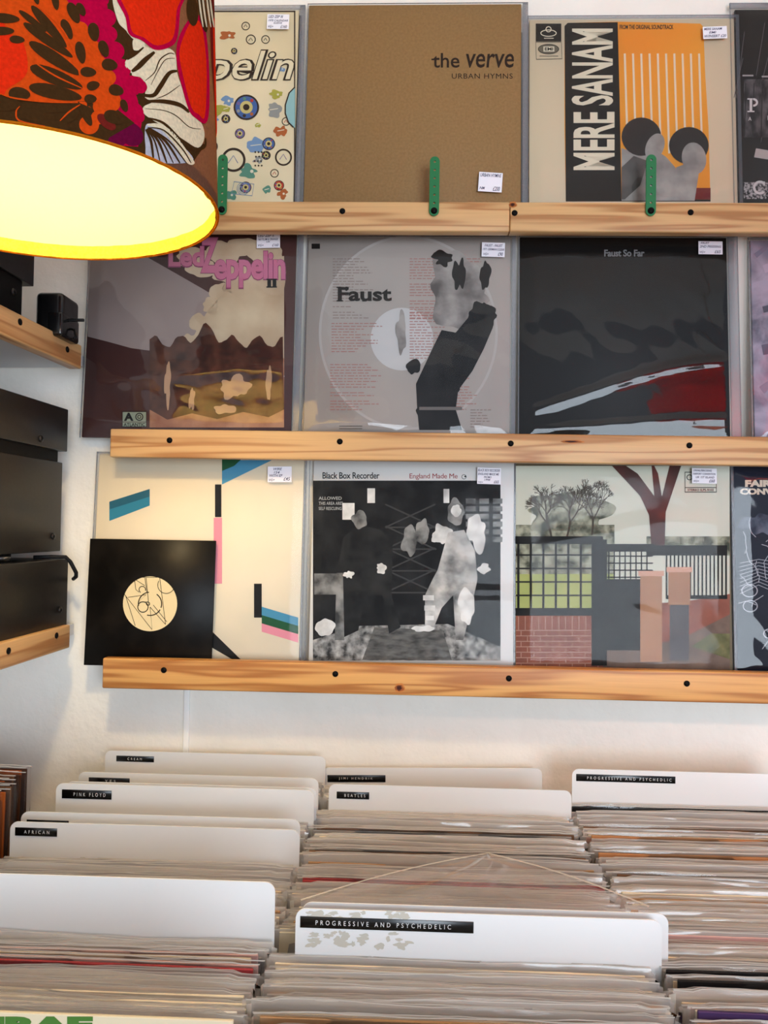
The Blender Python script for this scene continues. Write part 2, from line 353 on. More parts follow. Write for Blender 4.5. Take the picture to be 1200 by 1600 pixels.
# --- cream collage sleeve behind the lamp
def art_collage(p):
    k = M(52, 36, 26)
    rr = random.Random(12)
    p.rect(137, 17, 461, 19, k, 2); p.rect(459.5, 17, 461.5, 345, k, 2)
    cols = [(70, 100, 160), (175, 96, 48), (58, 44, 36), (150, 150, 145), (120, 100, 150), (90, 140, 120), (190, 60, 48), (170, 165, 70), (60, 50, 44), (120, 150, 185)]
    spots = [(385, 168, 20), (356, 56, 9), (392, 62, 7), (428, 172, 11), (375, 209, 8), (390, 268, 12), (429, 271, 6), (353, 171, 6), (353, 186, 7), (355, 158, 9), (365, 250, 17), (439, 205, 9), (416, 243, 7), (404, 250, 6), (443, 246, 12), (417, 297, 6), (436, 290, 8), (432, 148, 8), (384, 41, 6), (400, 228, 14), (420, 225, 10), (441, 303, 8), (415, 62, 6), (445, 40, 6), (384, 293, 9), (360, 305, 8), (447, 190, 6), (403, 196, 4), (366, 80, 5), (440, 108, 5)]
    for q in range(40): spots.append((rr.uniform(150, 335), rr.uniform(30, 330), rr.uniform(5, 16)))
    for i, (x, y, r) in enumerate(spots):
        c = cols[i % len(cols)]; t = i % 4
        if t == 0:
            p.ell(x, y, r, r, k, 3); p.ell(x, y, r*.86, r*.86, M(*c), 4); p.ell(x, y, r*.5, r*.5, M(206, 190, 120), 5); p.ell(x, y, r*.25, r*.25, k, 6)
            for j in range(7): p.ell(x+r*.68*math.cos(j*.9), y+r*.68*math.sin(j*.9), r*.13, r*.13, M(*cols[(i+j) % 10]), 5)
        elif t == 1: p.blob(x, y, r*1.2, r*.8, M(*c), 3, i, .35); p.ell(x+r*.3, y, r*.22, r*.22, M(225, 215, 190), 4)
        elif t == 2: p.ring(x, y, r, r*.22, k, 3); p.line([(x-r*.5, y+r*.3), (x, y-r*.4), (x+r*.4, y+r*.3)], 1, M(*c), 4)
        else: p.blob(x, y, r, r*.9, M(*c), 3, i, .3); p.line([(x-r*.6, y), (x+r*.6, y-2)], 1.2, M(225, 215, 190), 4)
    for gx, gy in [(x, y) for x in range(398, 412, 5) for y in range(238, 262, 7)]: p.ell(gx+(gy % 3), gy, 1.4, 1.4, k, 3)
    p.line([(366, 284), (397, 288), (394, 306), (362, 303)], 1.2, M(120, 140, 165), 4, True)
    for i in range(4): p.ring(380, 295, 3+i*2.2, .8, M(120, 140, 165), 4)
    p.text('pelin', 318, 78, 461, 141, k, 7, .035, .28, .95); p.text('pelin', 320, 80, 459, 139, M(*CREAM), 8, .005, .28, 1.0)
    p.poly([(461, 137), (452, 146), (446, 165), (446, 178), (451, 192), (459, 200), (461, 200)], M(150, 190, 190), 9)
    p.line([(461, 137), (452, 146), (446, 165), (446, 178), (451, 192), (459, 200)], 2, k, 10)
record('cream record sleeve scattered with small coloured cut-outs, partly hidden by the lampshade', 137, 462, 17, 0, NM('aged_cream_card', (222, 204, 164), (236, 220, 184), 6, 4), art_collage,
       film=PL_TIGHT, seed=2, thick=.008, amp=.0008, over=(.004, .010, .008), backcards=[(.004, -.002, M(60, 46, 36))],
       sticker=((418, 27, 453, 50), [('LED ZEP III', .06, .08, .72, .26), ('1970 CALENDAR', .06, .36, .95, .5), ('SLEEVE', .3, .54, .7, .66), ('VG+', .06, .76, .3, .92), ('£160', .62, .74, .92, .94)], 1))

# --- plain brown sleeve
def art_brown(p):
    k = M(40, 24, 16)
    p.text('the', 676, 83, 718, 106, k, 1, .01); p.text('verve', 728, 84, 803, 106, k, 1, .01, .12)
    p.line([(674, 93), (682, 93)], 2.4, k, 1)
    p.text('URBAN HYMNS', 706, 115, 801, 123, k, 1, 0, 0, 1.1)
record('plain matt brown record sleeve with small dark lettering at its upper right', 478, 814, 7, 0, NM('brown_sleeve_card', (146, 112, 70), (160, 124, 78), 260, 3, .3, .7, rough=.5), art_brown,
       thick=.010, film=PL_TIGHT, seed=4, amp=.0005, over=(.002, .010, .002), backcards=[(.002, 0, M(60, 48, 40))],
       sticker=((747, 273, 784, 303), [('URBAN HYMNS', .06, .06, .94, .24), ('NM', .06, .76, .28, .9), ('£200', .62, .72, .92, .94)], 3.5))

# --- orange soundtrack sleeve
def art_orange(p):
    k = M(11, 10, 10); cr = M(236, 222, 196); org = NM('orange_print', (238, 150, 42), (240, 168, 52), 5, 2)
    p.poly([(884, 312), (1110, 312), (1107, 200), (1102, 120), (1099, 42), (1094, 37), (965, 34), (887, 36), (882, 41), (882, 200)], org, 1)
    p.poly([(884, 315), (971, 315), (968, 150), (965, 35), (887, 36), (882, 41)], k, 2)
    p.rect(971, 315, 1110, 312, k, 2)
    for i in range(10):
        x = 976+i*12.9; p.line([(x, 84), (x+2, 150), (x+5, 240)], 3.2, cr, 3)
    p.text('MERE', 896, 175, 960, 266, cr, 3, .022, up=True, spacing=.98); p.text('SANAM', 893, 45, 958, 165, cr, 3, .022, up=True, spacing=.98)
    p.text('FROM THE ORIGINAL SOUNDTRACK', 968, 39, 1052, 46, k, 3, .02)
    g = [NM('halftone_pale', (176, 170, 164), (140, 134, 130), 30, 3), NM('halftone_mid', (110, 104, 100), (72, 68, 66), 22, 3), M(40, 36, 36)]
    # a plain pair of heads in grey print, without features
    p.poly([(971, 314), (971, 232), (985, 236), (1010, 226), (1040, 245), (1055, 262), (1064, 300), (1062, 314)], g[0], 4)
    p.ell(1002, 214, 31, 30, g[2], 5); p.ell(1023, 230, 14, 22, g[0], 6, 22)
    p.poly([(971, 262), (990, 244), (1012, 252), (1000, 290), (976, 312), (971, 312)], g[1], 6)
    p.poly([(1052, 314), (1056, 262), (1075, 255), (1092, 268), (1085, 314)], g[0], 6)
    p.ell(1076, 228, 31, 29, g[2], 7); p.ell(1084, 248, 19, 25, g[0], 8, -10)
    p.ell(1050, 292, 26, 15, g[0], 8, -15); p.rect(1084, 294, 1110, 312, M(120, 30, 26), 5)
    p.rect(837, 37, 877, 65, k, 1); p.ring(857, 52, 12, 1.4, cr, 2, ry=5); p.ring(857, 46, 4, 1.4, cr, 2); p.line([(850, 60), (865, 60)], 1.2, cr, 2)
    p.line([(837, 66), (877, 66), (878, 92), (838, 93)], 1, k, 2, True); p.ell(857, 77, 16, 7.5, M(110, 100, 84), 2); p.ring(857, 77, 16, 1, k, 3, ry=7.5)
    p.rect(849, 73, 866, 81, cr, 4); p.text('EMI', 851, 74.5, 864, 79.5, k, 5, .03); p.line([(843, 88), (872, 88)], .8, k, 3)
record('cream record sleeve with tall block title, orange panel and white stripes', 827, 1150, 30, 0, M(226, 206, 176, .45, name='cream_card'), art_orange,
       seed=6, amp=.0016, over=(.003, .007, .006), creases=[(.2, .26, .06, .05, .002), (.6, .12, .05, .03, .0025)],
       sticker=((1096, 46, 1133, 65), [('MERE SANAM', .05, .1, .8, .3), ('EMI', .25, .4, .55, .58), ('W/INSERT £20', .05, .68, .95, .9)], -2))

# --- dark sleeve top right
def art_dark(p):
    w = M(222, 216, 214); g = M(92, 84, 88)
    rr = random.Random(5)
    for i in range(16):
        x = 1160+rr.uniform(0, 240); y = rr.uniform(30, 120); p.line([(x, y), (x-rr.uniform(8, 26), y+rr.uniform(40, 110))], 1, g, 1)
    for i in range(8): p.rect(1160+i*30, 117+i*1.6, 1177+i*30, 119.5+i*1.6, M(170, 164, 164), 2)
    p.rect(1162, 124, 1480, 215, NM('grey_street_print', (34, 30, 33), (112, 104, 106), 70, 5, .4, .7, (1, 1, .5)), 2)
    for i in range(14): p.line([(1165+i*13, 130), (1163+i*13, 214)], 1.5, M(30, 27, 30), 3)
    p.rect(1162, 285, 1480, 311, NM('speckle_print', (30, 28, 30), (190, 184, 184), 260, 4, .42, .6), 2)
    p.poly([(1181, 232), (1205, 236), (1240, 240), (1240, 256), (1178, 246)], M(190, 184, 180), 3)
    # serif capitals
    p.rect(1171, 155, 1175, 175, w, 4); p.rect(1167.5, 173.5, 1178.5, 175.5, w, 4); p.rect(1167.5, 154, 1176, 156, w, 4); p.ring(1177, 160.5, 5.5, 3.2, w, 5, -95, 95, ry=5)
    p.ring(1187, 293.5, 9, 3.8, w, 5, 50, 320); p.rect(1192.5, 284, 1195, 290, w, 5)
    p.text('A', 1169, 183, 1174, 189, w, 4); p.text('N', 1199, 181, 1206, 188, w, 4)
record('near-black record sleeve with pale serif capitals, cut off at the top right', 1152, 1482, 14, 0, M(20, 17, 19, .5, name='dark_print_card'), art_dark,
       seed=8, amp=.0018, over=(.008, .008, .010), creases=[(.0, .3, .02, .03, .002)])

# --- brown sleeve with hazy panel, row two
def art_hazy(p):
    br = NM('maroon_print', (78, 46, 44), (92, 58, 54), 7, 3); gy = NM('grey_mauve_print', (158, 142, 140), (178, 160, 152), 5, 3)
    haze = NM('cloudy_print', (190, 160, 130), (222, 202, 172), 14, 5, .3, .7); tan = NM('sepia_print', (150, 96, 70), (196, 146, 112), 24, 5)
    dk = NM('sepia_dark_print', (62, 36, 30), (116, 70, 52), 34, 5, .4, .75)
    p.poly([(137, 526), (165, 533), (205, 544), (234, 548), (300, 548), (444, 548), (444, 475), (335, 462), (290, 436), (232, 403), (190, 388), (137, 385)], gy, 2)
    p.poly([(310, 600), (444, 600), (444, 400), (400, 410), (372, 440), (352, 452), (338, 470), (322, 490), (300, 530)], haze, 3)
    for i, (x, y, r) in enumerate([(330, 478, 14), (344, 456, 15), (362, 446, 15), (312, 505, 16), (296, 535, 14), (380, 430, 18)]): p.blob(x, y, r, r*.9, haze, 3, i+40, .2)
    p.poly([(234, 668), (444, 668), (444, 560), (234, 556)], tan, 4)
    for i, (x, y, rx, ry) in enumerate([(352, 396, 30, 18), (383, 388, 28, 16), (416, 398, 26, 18), (300, 402, 28, 14), (405, 432, 36, 22), (362, 424, 30, 18), (318, 420, 26, 12), (430, 440, 15, 30)]):
        p.blob(x, y, rx, ry, haze, 5+i % 2, i, .2)
    # a plain row of rounded dark humps, no figures
    pts = [(234, 640), (234, 545)]
    for i in range(53):
        x = 234+i*4; pts.append((x, 534-9*math.sin(i*.62+.4)-20*math.exp(-((x-322)/22)**2)+1.5*math.sin(i*1.7)))
    pts += [(444, 640), (420, 652), (380, 644), (340, 655), (300, 646), (262, 656)]
    p.poly(pts[::-1], dk, 7)
    for i, (x, y, a, b) in enumerate([(365, 605, 22, 18), (262, 600, 6, 30), (300, 625, 5, 18), (352, 640, 16, 7), (420, 600, 5, 24)]): p.blob(x, y, a, b, M(196, 156, 122), 9, i+20, .3)
    pk = M(206, 120, 150); pk2 = M(150, 70, 110)
    p.text('Led', 263, 385, 320, 419, pk2, 10, .05); p.text('Led', 264, 385, 319, 417, pk, 11, .035)
    p.text('Z', 313, 371, 342, 428, pk2, 10, .05); p.text('Z', 314, 372, 341, 427, pk, 11, .035)
    p.text('eppelin', 334, 392, 447, 452, pk2, 10, .05, 0, .95); p.text('eppelin', 335, 393, 446, 450, pk, 11, .035, 0, .95)
    p.text('II', 418, 437, 432, 449, INK, 10, .04); p.rect(416.5, 436, 433, 438, INK, 11); p.rect(416.5, 448, 433, 450, INK, 11)
    p.line([(191, 643), (229, 643), (229, 667), (191, 667)], 1.2, INK, 6, True); p.rect(192, 644, 228.5, 659, M(150, 160, 140), 5)
    p.text('A', 194, 645, 209, 658, INK, 7, .05); p.ring(218, 651.5, 5.5, 1.6, INK, 7); p.ring(218, 651.5, 2.5, 1.2, INK, 7)
    p.rect(192, 660, 228.5, 667, M(150, 160, 140), 5); p.text('ATLANTIC', 193.5, 661, 227, 666.3, INK, 7, .02)
record('maroon record sleeve with pink title lettering and hazy sepia panel, middle row left', 136, 459, 356, 1, NM('maroon_card', (74, 44, 42), (88, 54, 50), 5, 3), art_hazy,
       bulges=[(.7, .42, .25, .08, .004)], seed=11, amp=.0020, over=(.003, .011, .004), creases=[(.5, .3, .03, .05, .003)],
       sticker=((402, 366, 439, 390), [('LED ZEP II', .06, .1, .75, .3), ('1969 PLUM & ORANGE', .04, .38, .92, .52), ('UK', .42, .56, .58, .66), ('VG+', .06, .76, .3, .9), ('£160', .66, .74, .94, .92)], -1.5))

# --- see-through grey sleeve
def art_clear(p):
    rd = M(176, 124, 116); gr = M(150, 132, 126); rr = random.Random(9)
    p.ell(638, 520, 140, 152, NM('pale_ring_print', (186, 178, 174), (194, 186, 180), 4, 2), 1, n=64); p.ell(638, 520, 136, 148, NM('clear_card2', (174, 164, 158), (186, 176, 168), 4, 2), 2, n=64)
    p.ell(628, 530, 49, 49, M(206, 202, 200), 3, n=48)
    def col(x0, x1, y0, y1, mat, lay):
        y = y0
        while y < y1:
            if rr.random() < .86:
                x = x0; xe = x0+(x1-x0)*rr.uniform(.45, 1)
                while x < xe:
                    w = rr.uniform(3, 11); p.rect(x, y, min(x+w, xe), y+1.3, mat, lay); x += w+2
            y += 4.4
    col(520, 585, 404, 500, gr, 4); col(518, 600, 505, 560, rd, 4); col(516, 610, 556, 640, rd, 4)
    col(640, 755, 404, 500, rd, 4); col(640, 700, 480, 560, rd, 4); col(700, 750, 560, 640, rd, 4); col(735, 775, 640, 668, gr, 4)
    # broad smoky brush strokes, no figure
    dk = NM('smoke_print', (12, 12, 13), (36, 34, 34), 18, 4); md = NM('smoke_pale_print', (96, 90, 88), (176, 168, 162), 20, 5, .35, .6)
    p.blob(708, 452, 44, 52, md, 5, 3, .28); p.blob(742, 470, 26, 30, md, 6, 5, .35)
    p.poly([(655, 672), (652, 640), (650, 600), (664, 570), (678, 540), (690, 516), (712, 520), (732, 496), (752, 476), (772, 486), (770, 512), (756, 545), (738, 580), (716, 610), (712, 640), (722, 672)], dk, 7)
    p.blob(752, 490, 20, 18, dk, 8, 7, .25); p.blob(690, 405, 18, 12, dk, 8, 9, .4); p.blob(718, 428, 9, 24, dk, 8, 11, .3); p.blob(758, 430, 8, 20, dk, 8, 12, .3)
    p.blob(627, 520, 7, 26, md, 6, 2, .3); p.blob(646, 574, 11, 11, dk, 8, 15, .2)
    for i in range(16): p.blob(668+i*6.2+6*math.sin(i*2.1), 640-i*10+4*math.cos(i*1.3), 20-.5*i, 17, dk, 8, i+60, .3)
    p.rect(655, 636, 722, 641, M(120, 112, 108), 9)
    k = M(18, 16, 16)
    # slab serif title
    p.text('Faust', 528, 449, 612, 471, k, 10, .03)
    p.rect(526, 469.5, 536, 471.5, k, 11); p.rect(540, 448.5, 543, 455, k, 11); p.rect(526, 448.5, 533, 450.5, k, 11); p.rect(566, 469.5, 573, 471.5, k, 11)
    p.rect(487, 381, 500, 389, k, 5); p.line([(530, 670), (566, 670)], .8, k, 5); p.line([(530, 666), (566, 666)], .8, k, 5)
record('translucent grey record sleeve with typewritten columns and dark smoky brushmarks', 478, 797, 371, 1, NM('clear_card', (172, 162, 156), (184, 174, 166), 5, 3, rough=.35), art_clear,
       bulges=[(.27, .08, .14, .09, .009)], seed=15, amp=.0016, over=(.002, .008, .003),
       sticker=((752, 382, 788, 404), [('FAUST - FAUST', .12, .12, .9, .3), ('1971 GERMAN CLEAR', .05, .4, .97, .56), ('VG+', .08, .74, .3, .9), ('£90', .7, .68, .92, .92)], 1.5))

# --- all black sleeve
def art_black(p): p.text('Faust So Far', 944, 390, 1007, 401, M(132, 130, 130), 1, .03, 0, .95)
record('all-black glossy record sleeve with one small grey line of lettering', 812, 1138, 371, 1, M(13, 12, 12, .5, name='black_card'), art_black,
       seed=19, amp=.0016, over=(.002, .016, .004), creases=[(.35, .25, .14, .02, .0026), (.3, .08, .04, .016, .002)],
       sticker=((1089, 380, 1126, 400), [('FAUST', .1, .06, .45, .22), ('2ND PRESSING', .05, .32, .95, .5), ('VG+', .05, .76, .28, .92), ('£65', .66, .68, .92, .92)], 0.5))

# --- mauve sleeve at right edge
def art_mauve(p):
    cs = [(150, 140, 158), (196, 178, 196), (112, 104, 122), (206, 120, 132), (90, 84, 100)]
    for i in range(13):
        x = 1200+((i*37) % 90); y = 400+i*21
        p.line([(1180+(i*13) % 40, y), (x, y-16), (x+60, y+10), (x+120, y-12)], 8+(i*5) % 9, M(*cs[i % 5]), 2+i % 3)
    p.blob(1222, 540, 26, 14, M(216, 120, 136), 6, 3, .4)
record('mauve and blue swirled record sleeve, only its left edge in view', 1176, 1500, 376, 1, NM('mauve_swirl', (112, 106, 124), (196, 182, 200), 12, 5, .35, .65, dist=1.5), art_mauve, seed=23, amp=.002, over=(.004, .008, .004))

# --- cream sleeve with colour shapes and a single in front
def art_blocks(p):
    bl = M(72, 142, 176); gn = M(28, 84, 52); pk = M(226, 144, 160); tl = M(34, 92, 112); k = M(18, 16, 16)
    p.poly([(171, 796), (234, 776), (234, 764), (171, 784)], tl, 2); p.poly([(171, 814), (234, 790), (234, 776), (171, 796)], M(44, 124, 150), 2)
    p.poly([(347, 757), (425, 719), (347, 719)], bl, 2); p.poly([(347, 736), (347, 715), (380, 715), (366, 728)], gn, 3)
    p.rect(336, 757, 346, 808, k, 2); p.rect(334, 809, 347, 912, pk, 2)
    p.rect(397, 912, 409, 965, k, 2)
    for i, c in enumerate((bl, gn, pk)): p.poly([(409, 961+i*13), (466, 978+i*13), (466, 965+i*13), (409, 948+i*13)], c, 2)
    p.poly([(328, 1010), (366, 1032), (378, 1032), (330, 985)], k, 2)
T154, loc154 = record('cream record sleeve with blue, green, pink and black geometric blocks, bottom row left', 147, 471, 712, 2, NM('cream_blocks_card', (226, 212, 184), (236, 222, 196), 5, 3), art_blocks,
       film=PL_TIGHT, seed=29, amp=.0014, over=(.004, .004, .004), backcards=[],
       sticker=((419, 730, 457, 754), [('WIRE', .24, .08, .6, .24), ('154', .26, .3, .5, .46), ('WITH EP', .08, .5, .62, .66), ('VG+', .06, .78, .3, .92), ('£45', .66, .68, .94, .9)], -1))
# the single: top-level, standing in front of it
O = T154.location
a = loc154(145, 842); b = loc154(333, 1038)
t = thing('seven_inch_single', 'black-sleeved seven inch single with a round cream label, bottom row left', 'record', O+Vector(((a[0]+b[0])/2, 0, 0)), (-LEAN, 0, 0))
w = b[0]-a[0]; hh = a[2]; m = MB(); ox = (a[0]+b[0])/2
m.box(-w/2, -.0095, .0008, w/2, -.0075, hh, NM('black_paper', (16, 14, 12), (34, 30, 26), 18, 3, .45, .8, rough=.35, bump=.3), .0004, 1); m.build('paper_sleeve', t)
m = MB(); pr = Print(lambda x, y, o: (loc154(x, y)[0]-ox, -.0096-o, loc154(x, y)[2]), m)
lab = M(226, 206, 160); k = M(44, 32, 20)
pr.ell(238, 943, 42, 42.5, lab, 0, n=56)
for pts in ([(198, 928), (241, 983), (238, 948)], [(214, 906), (216, 921), (221, 925)], [(216, 906), (230, 915)], [(230, 903), (233, 925)], [(232, 903), (236, 945)], [(253, 903), (262, 975)], [(238, 948), (262, 975)], [(243, 945), (264, 971)], [(200, 930), (215, 977)], [(222, 902), (250, 902)], [(204, 933), (232, 929), (220, 940), (236, 940)]): pr.line(pts, .9, k, 1)
pr.ring(238, 943, 18, 1.6, k, 2, -55, 20); pr.ring(238, 943, 18, 1.6, k, 2, 30, 105); pr.ring(238, 943, 18, 1.6, k, 2, 170, 265)
pr.ring(227, 948, 8, 1.4, k, 2); pr.ring(226, 921, 5, 1.2, k, 2, 120, 380); pr.ring(263, 914, 13, 1, k, 2, 30, 210); pr.ring(235, 943, 2.6, 1, k, 3)
m.build('label', t)

# --- white bordered black and white photo sleeve
def art_mono(p):
    w = M(214, 212, 208); k = M(16, 15, 16)
    p.text('Black Box Recorder', 504, 738, 593, 748, k, 1, .012, 0, .95)
    p.text('England Made Me', 640, 740, 715, 750, M(150, 30, 34), 1, 0, 0, .95); p.ring(725, 745, 3.4, .8, M(90, 90, 90), 1); p.ell(727, 744.5, 1.6, 1.2, k, 2)
    dark = NM('mono_dark_print', (4, 4, 5), (44, 44, 45), 26, 6, .42, .8); mid = NM('mono_mid_print', (60, 60, 60), (150, 150, 148), 40, 6, .35, .65); lt = NM('mono_light_print', (170, 170, 168), (232, 231, 228), 34, 5, .3, .6)
    p.rect(489, 751, 782, 1032, dark, 1)
    p.poly([(489, 1032), (782, 1032), (782, 1010), (700, 975), (560, 978), (489, 1000)], NM('mono_ground_print', (40, 40, 40), (190, 189, 186), 80, 6, .35, .7), 2)
    p.poly([(566, 1031), (706, 1031), (692, 985), (585, 980)], NM('mono_board_print', (64, 63, 62), (112, 111, 108), 50, 5, stretch=(1, 1, 3)), 3)
    for i in range(4): p.text(['OWED', 'ALLOWED', 'THIS AREA ARES', 'SELF RESCUING'][i], 498, 768+i*8, [512, 534, 536, 534][i], 773+i*8, M(170, 170, 168), 3, .01) if i else None
    p.rect(535, 786, 554, 812, lt, 3); p.rect(574, 763, 586, 786, lt, 3); p.rect(693, 764, 702, 786, lt, 3)
    # lattice of the lift gate
    g = M(56, 56, 56)
    for i in range(4):
        y = 788+i*34; p.line([(602, y), (680, y+36)], 2.4, g, 3); p.line([(680, y), (602, y+36)], 2.4, g, 3); p.line([(602, y+36), (682, y+36)], 2.4, g, 3)
    for r_ in range(6):
        for c in range(3): p.rect(728+c*21, 779+r_*12, 743+c*21, 787+r_*12, mid, 3)
    # plain timber, cloths and cases instead of anyone
    p.rect(491, 896, 551, 929, mid, 4); p.poly([(523, 1000), (538, 1000), (536, 895), (526, 895)], mid, 5)
    p.blob(562, 812, 11, 12, mid, 5, 2, .2); p.poly([(528, 1000), (560, 985), (570, 930), (598, 930), (608, 990), (626, 980), (612, 930), (614, 850), (596, 828), (560, 820), (536, 840), (528, 890)], NM('mono_cloth_print', (8, 8, 9), (40, 40, 40), 30, 4), 4)
    p.blob(595, 888, 8, 7, lt, 6, 3, .3); p.blob(545, 898, 7, 6, lt, 6, 4, .3)
    p.blob(713, 800, 14, 20, mid, 6, 5, .15); p.blob(713, 798, 8, 9, lt, 7, 6, .15)
    p.blob(690, 836, 15, 17, lt, 6, 7, .3); p.blob(745, 830, 16, 26, lt, 6, 8, .3)
    p.poly([(684, 890), (700, 832), (725, 828), (742, 860), (746, 905), (735, 955), (724, 1000), (712, 1000), (708, 930), (690, 950), (676, 985), (664, 985), (664, 930), (676, 905)], NM('mono_satin_print', (70, 70, 70), (220, 219, 216), 30, 4, .3, .7), 6)
    p.blob(728, 948, 14, 28, lt, 8, 9, .2); p.blob(757, 889, 9, 8, lt, 8, 10, .3); p.rect(661, 930, 678, 938, lt, 8); p.rect(663, 946, 680, 954, lt, 8); p.rect(665, 962, 678, 969, lt, 8)
    p.blob(662, 982, 16, 5, lt, 8, 11, .2); p.blob(508, 980, 15, 13, lt, 5, 12, .15); p.blob(640, 845, 12, 22, mid, 4, 13, .2); p.blob(660, 830, 10, 20, mid, 4, 14, .2)
record('white-bordered record sleeve with a black and white print and red title line', 486, 803, 716, 2, M(226, 225, 222, .45, name='white_card'), art_mono,
       film=PL_TIGHT, seed=31, amp=.0012, over=(.006, .001, .003), creases=[(.3, .35, .02, .03, .002)],
       sticker=((745, 732, 782, 757), [('BLACK BOX RECORDER', .03, .08, .95, .24), ('ENGLAND MADE ME', .03, .32, .92, .46), ('PROMO', .28, .52, .6, .64), ('1998', .3, .68, .55, .8), ('VG+', .05, .84, .25, .94), ('£65', .7, .76, .92, .94)], 1))

# --- garden print sleeve
def art_garden(p):
    sky = NM('sky_print', (196, 198, 180), (214, 214, 200), 4, 3); br = NM('brick_print', (124, 74, 60), (148, 92, 76), 30, 3); dk = NM('dark_timber_print', (13, 12, 11), (34, 32, 30), 30, 3)
    gn = NM('lawn_print', (150, 160, 92), (176, 182, 112), 12, 4); hedge = NM('hedge_print', (70, 72, 58), (170, 170, 148), 60, 6, .38, .62)
    p.rect(806, 728, 1140, 1046, sky, 1); p.rect(806, 820, 960, 880, hedge, 2); p.blob(880, 800, 70, 26, hedge, 2, 3, .3); p.rect(1010, 838, 1140, 868, hedge, 2)
    p.rect(806, 896, 960, 962, gn, 3); p.rect(806, 868, 960, 897, hedge, 3)
    rr = random.Random(21); tw = M(74, 66, 56)
    def branch(x, y, a, l, w, d):
        x2, y2 = x+l*math.cos(a), y-l*math.sin(a)
        if y2 < 729 or x2 < 807 or x2 > 1139: return
        p.line([(x, y), ((x+x2)/2+rr.uniform(-2, 2), (y+y2)/2), (x2, y2)], w, tw, 3)
        if d:
            for _ in range(3): branch(x2, y2, a+rr.uniform(-.75, .75), l*rr.uniform(.62, .86), max(.6, w*.66), d-1)
    for bx, by in ((886, 838), (862, 842), (925, 836)): branch(bx, by, math.pi/2+rr.uniform(-.3, .3), 24, 3.2, 5)
    tr = NM('bark_print', (96, 50, 46), (70, 44, 40), 30, 4)
    p.poly([(1018, 860), (1038, 860), (1040, 800), (1064, 728), (1046, 728), (1034, 776), (1028, 740), (1022, 728), (1018, 728), (1022, 775), (996, 740), (978, 728), (956, 728), (1000, 775), (1014, 805)], tr, 4)
    # brick wall, timber trellis and gate
    p.rect(806, 962, 942, 1046, br, 5)
    mo = M(176, 140, 124)
    for i in range(8): p.line([(806, 985+i*8.5), (942, 985+i*8.5)], 1, mo, 6)
    for i in range(13): p.line([(810+i*10.5, 963), (810+i*10.5, 984)], 1, mo, 6)
    for j in range(7):
        for i in range(7): p.line([(814+i*20+(j % 2)*10, 986+j*8.5), (814+i*20+(j % 2)*10, 993+j*8.5)], 1, mo, 6)
    p.rect(805, 838, 942, 850, dk, 6); p.rect(805, 950, 926, 962, dk, 6)
    for i in range(7): p.rect(808+i*19.5, 845, 811.5+i*19.5, 955, dk, 7)
    for j in range(4): p.rect(806, 866+j*21, 930, 868.5+j*21, dk, 7)
    p.rect(924, 843, 948, 1040, dk, 7); p.rect(1010, 852, 1136, 868, dk, 5)
    p.rect(942, 850, 1022, 862, dk, 6); p.rect(948, 915, 1004, 1016, dk, 6); p.rect(948, 905, 1020, 918, dk, 6)
    for i in range(8): p.rect(950+i*8.5, 858, 952+i*8.5, 910, dk, 6)
    for j in range(4): p.rect(948, 868+j*11, 1020, 870+j*11, dk, 6)
    for i in range(16): p.rect(1040+i*6.2, 862, 1042.4+i*6.2, 935, dk, 6)
    p.rect(1040, 930, 1136, 936, dk, 7)
    p.poly([(1002, 1020), (1060, 1000), (1140, 960), (1140, 928), (1080, 938), (1002, 945)], br, 4)
    p.poly([(942, 1046), (1140, 1046), (1140, 960), (1060, 1000), (942, 1016)], NM('path_print', (92, 76, 68), (120, 102, 90), 30, 4), 4); p.poly([(1080, 1010), (1140, 1030), (1140, 990), (1110, 990)], NM('verge_print', (80, 84, 52), (120, 118, 80), 50, 5), 5)
    # two plain painted posts in tan and grey
    tan = NM('tan_print', (158, 116, 88), (176, 134, 104), 14, 3); gr = NM('slate_print', (74, 70, 74), (90, 86, 88), 14, 3)
    p.rect(1000, 898, 1034, 1034, tan, 8); p.rect(997, 892, 1037, 900, M(206, 160, 138), 9)
    p.rect(1044, 893, 1078, 945, tan, 7); p.rect(1041, 886, 1081, 894, M(206, 160, 138), 9); p.rect(1046, 945, 1076, 1032, gr, 8)
    p.line([(1070, 738), (1119, 738), (1119, 769), (1070, 769)], 1.4, INK, 5, True); p.line([(1070, 762), (1119, 762)], 1.2, INK, 5); p.ring(1077, 746, 4, 1.2, INK, 5)
    p.text('STEREO ILPS-9102', 1074, 763.8, 1115, 767.5, M(110, 40, 40), 6, .02)
record('record sleeve printed with bare trees, brick wall and dark timber fence', 804, 1142, 722, 2, M(120, 110, 90, .4, name='garden_card'), art_garden,
       film=PL_TIGHT, seed=37, amp=.0018, over=(.001, .006, .004), creases=[(.2, .6, .1, .05, .002), (.5, .3, -.1, .05, .002)],
       sticker=((1079, 733, 1117, 756), [('UNHALFBRICKING', .05, .08, .8, .22), ('FAIRPORT CONVENTION', .03, .3, .95, .44), ('UK 1ST ISLAND', .15, .52, .9, .66), ('VG+', .06, .78, .28, .92), ('£60', .68, .72, .92, .92)], 0.5))

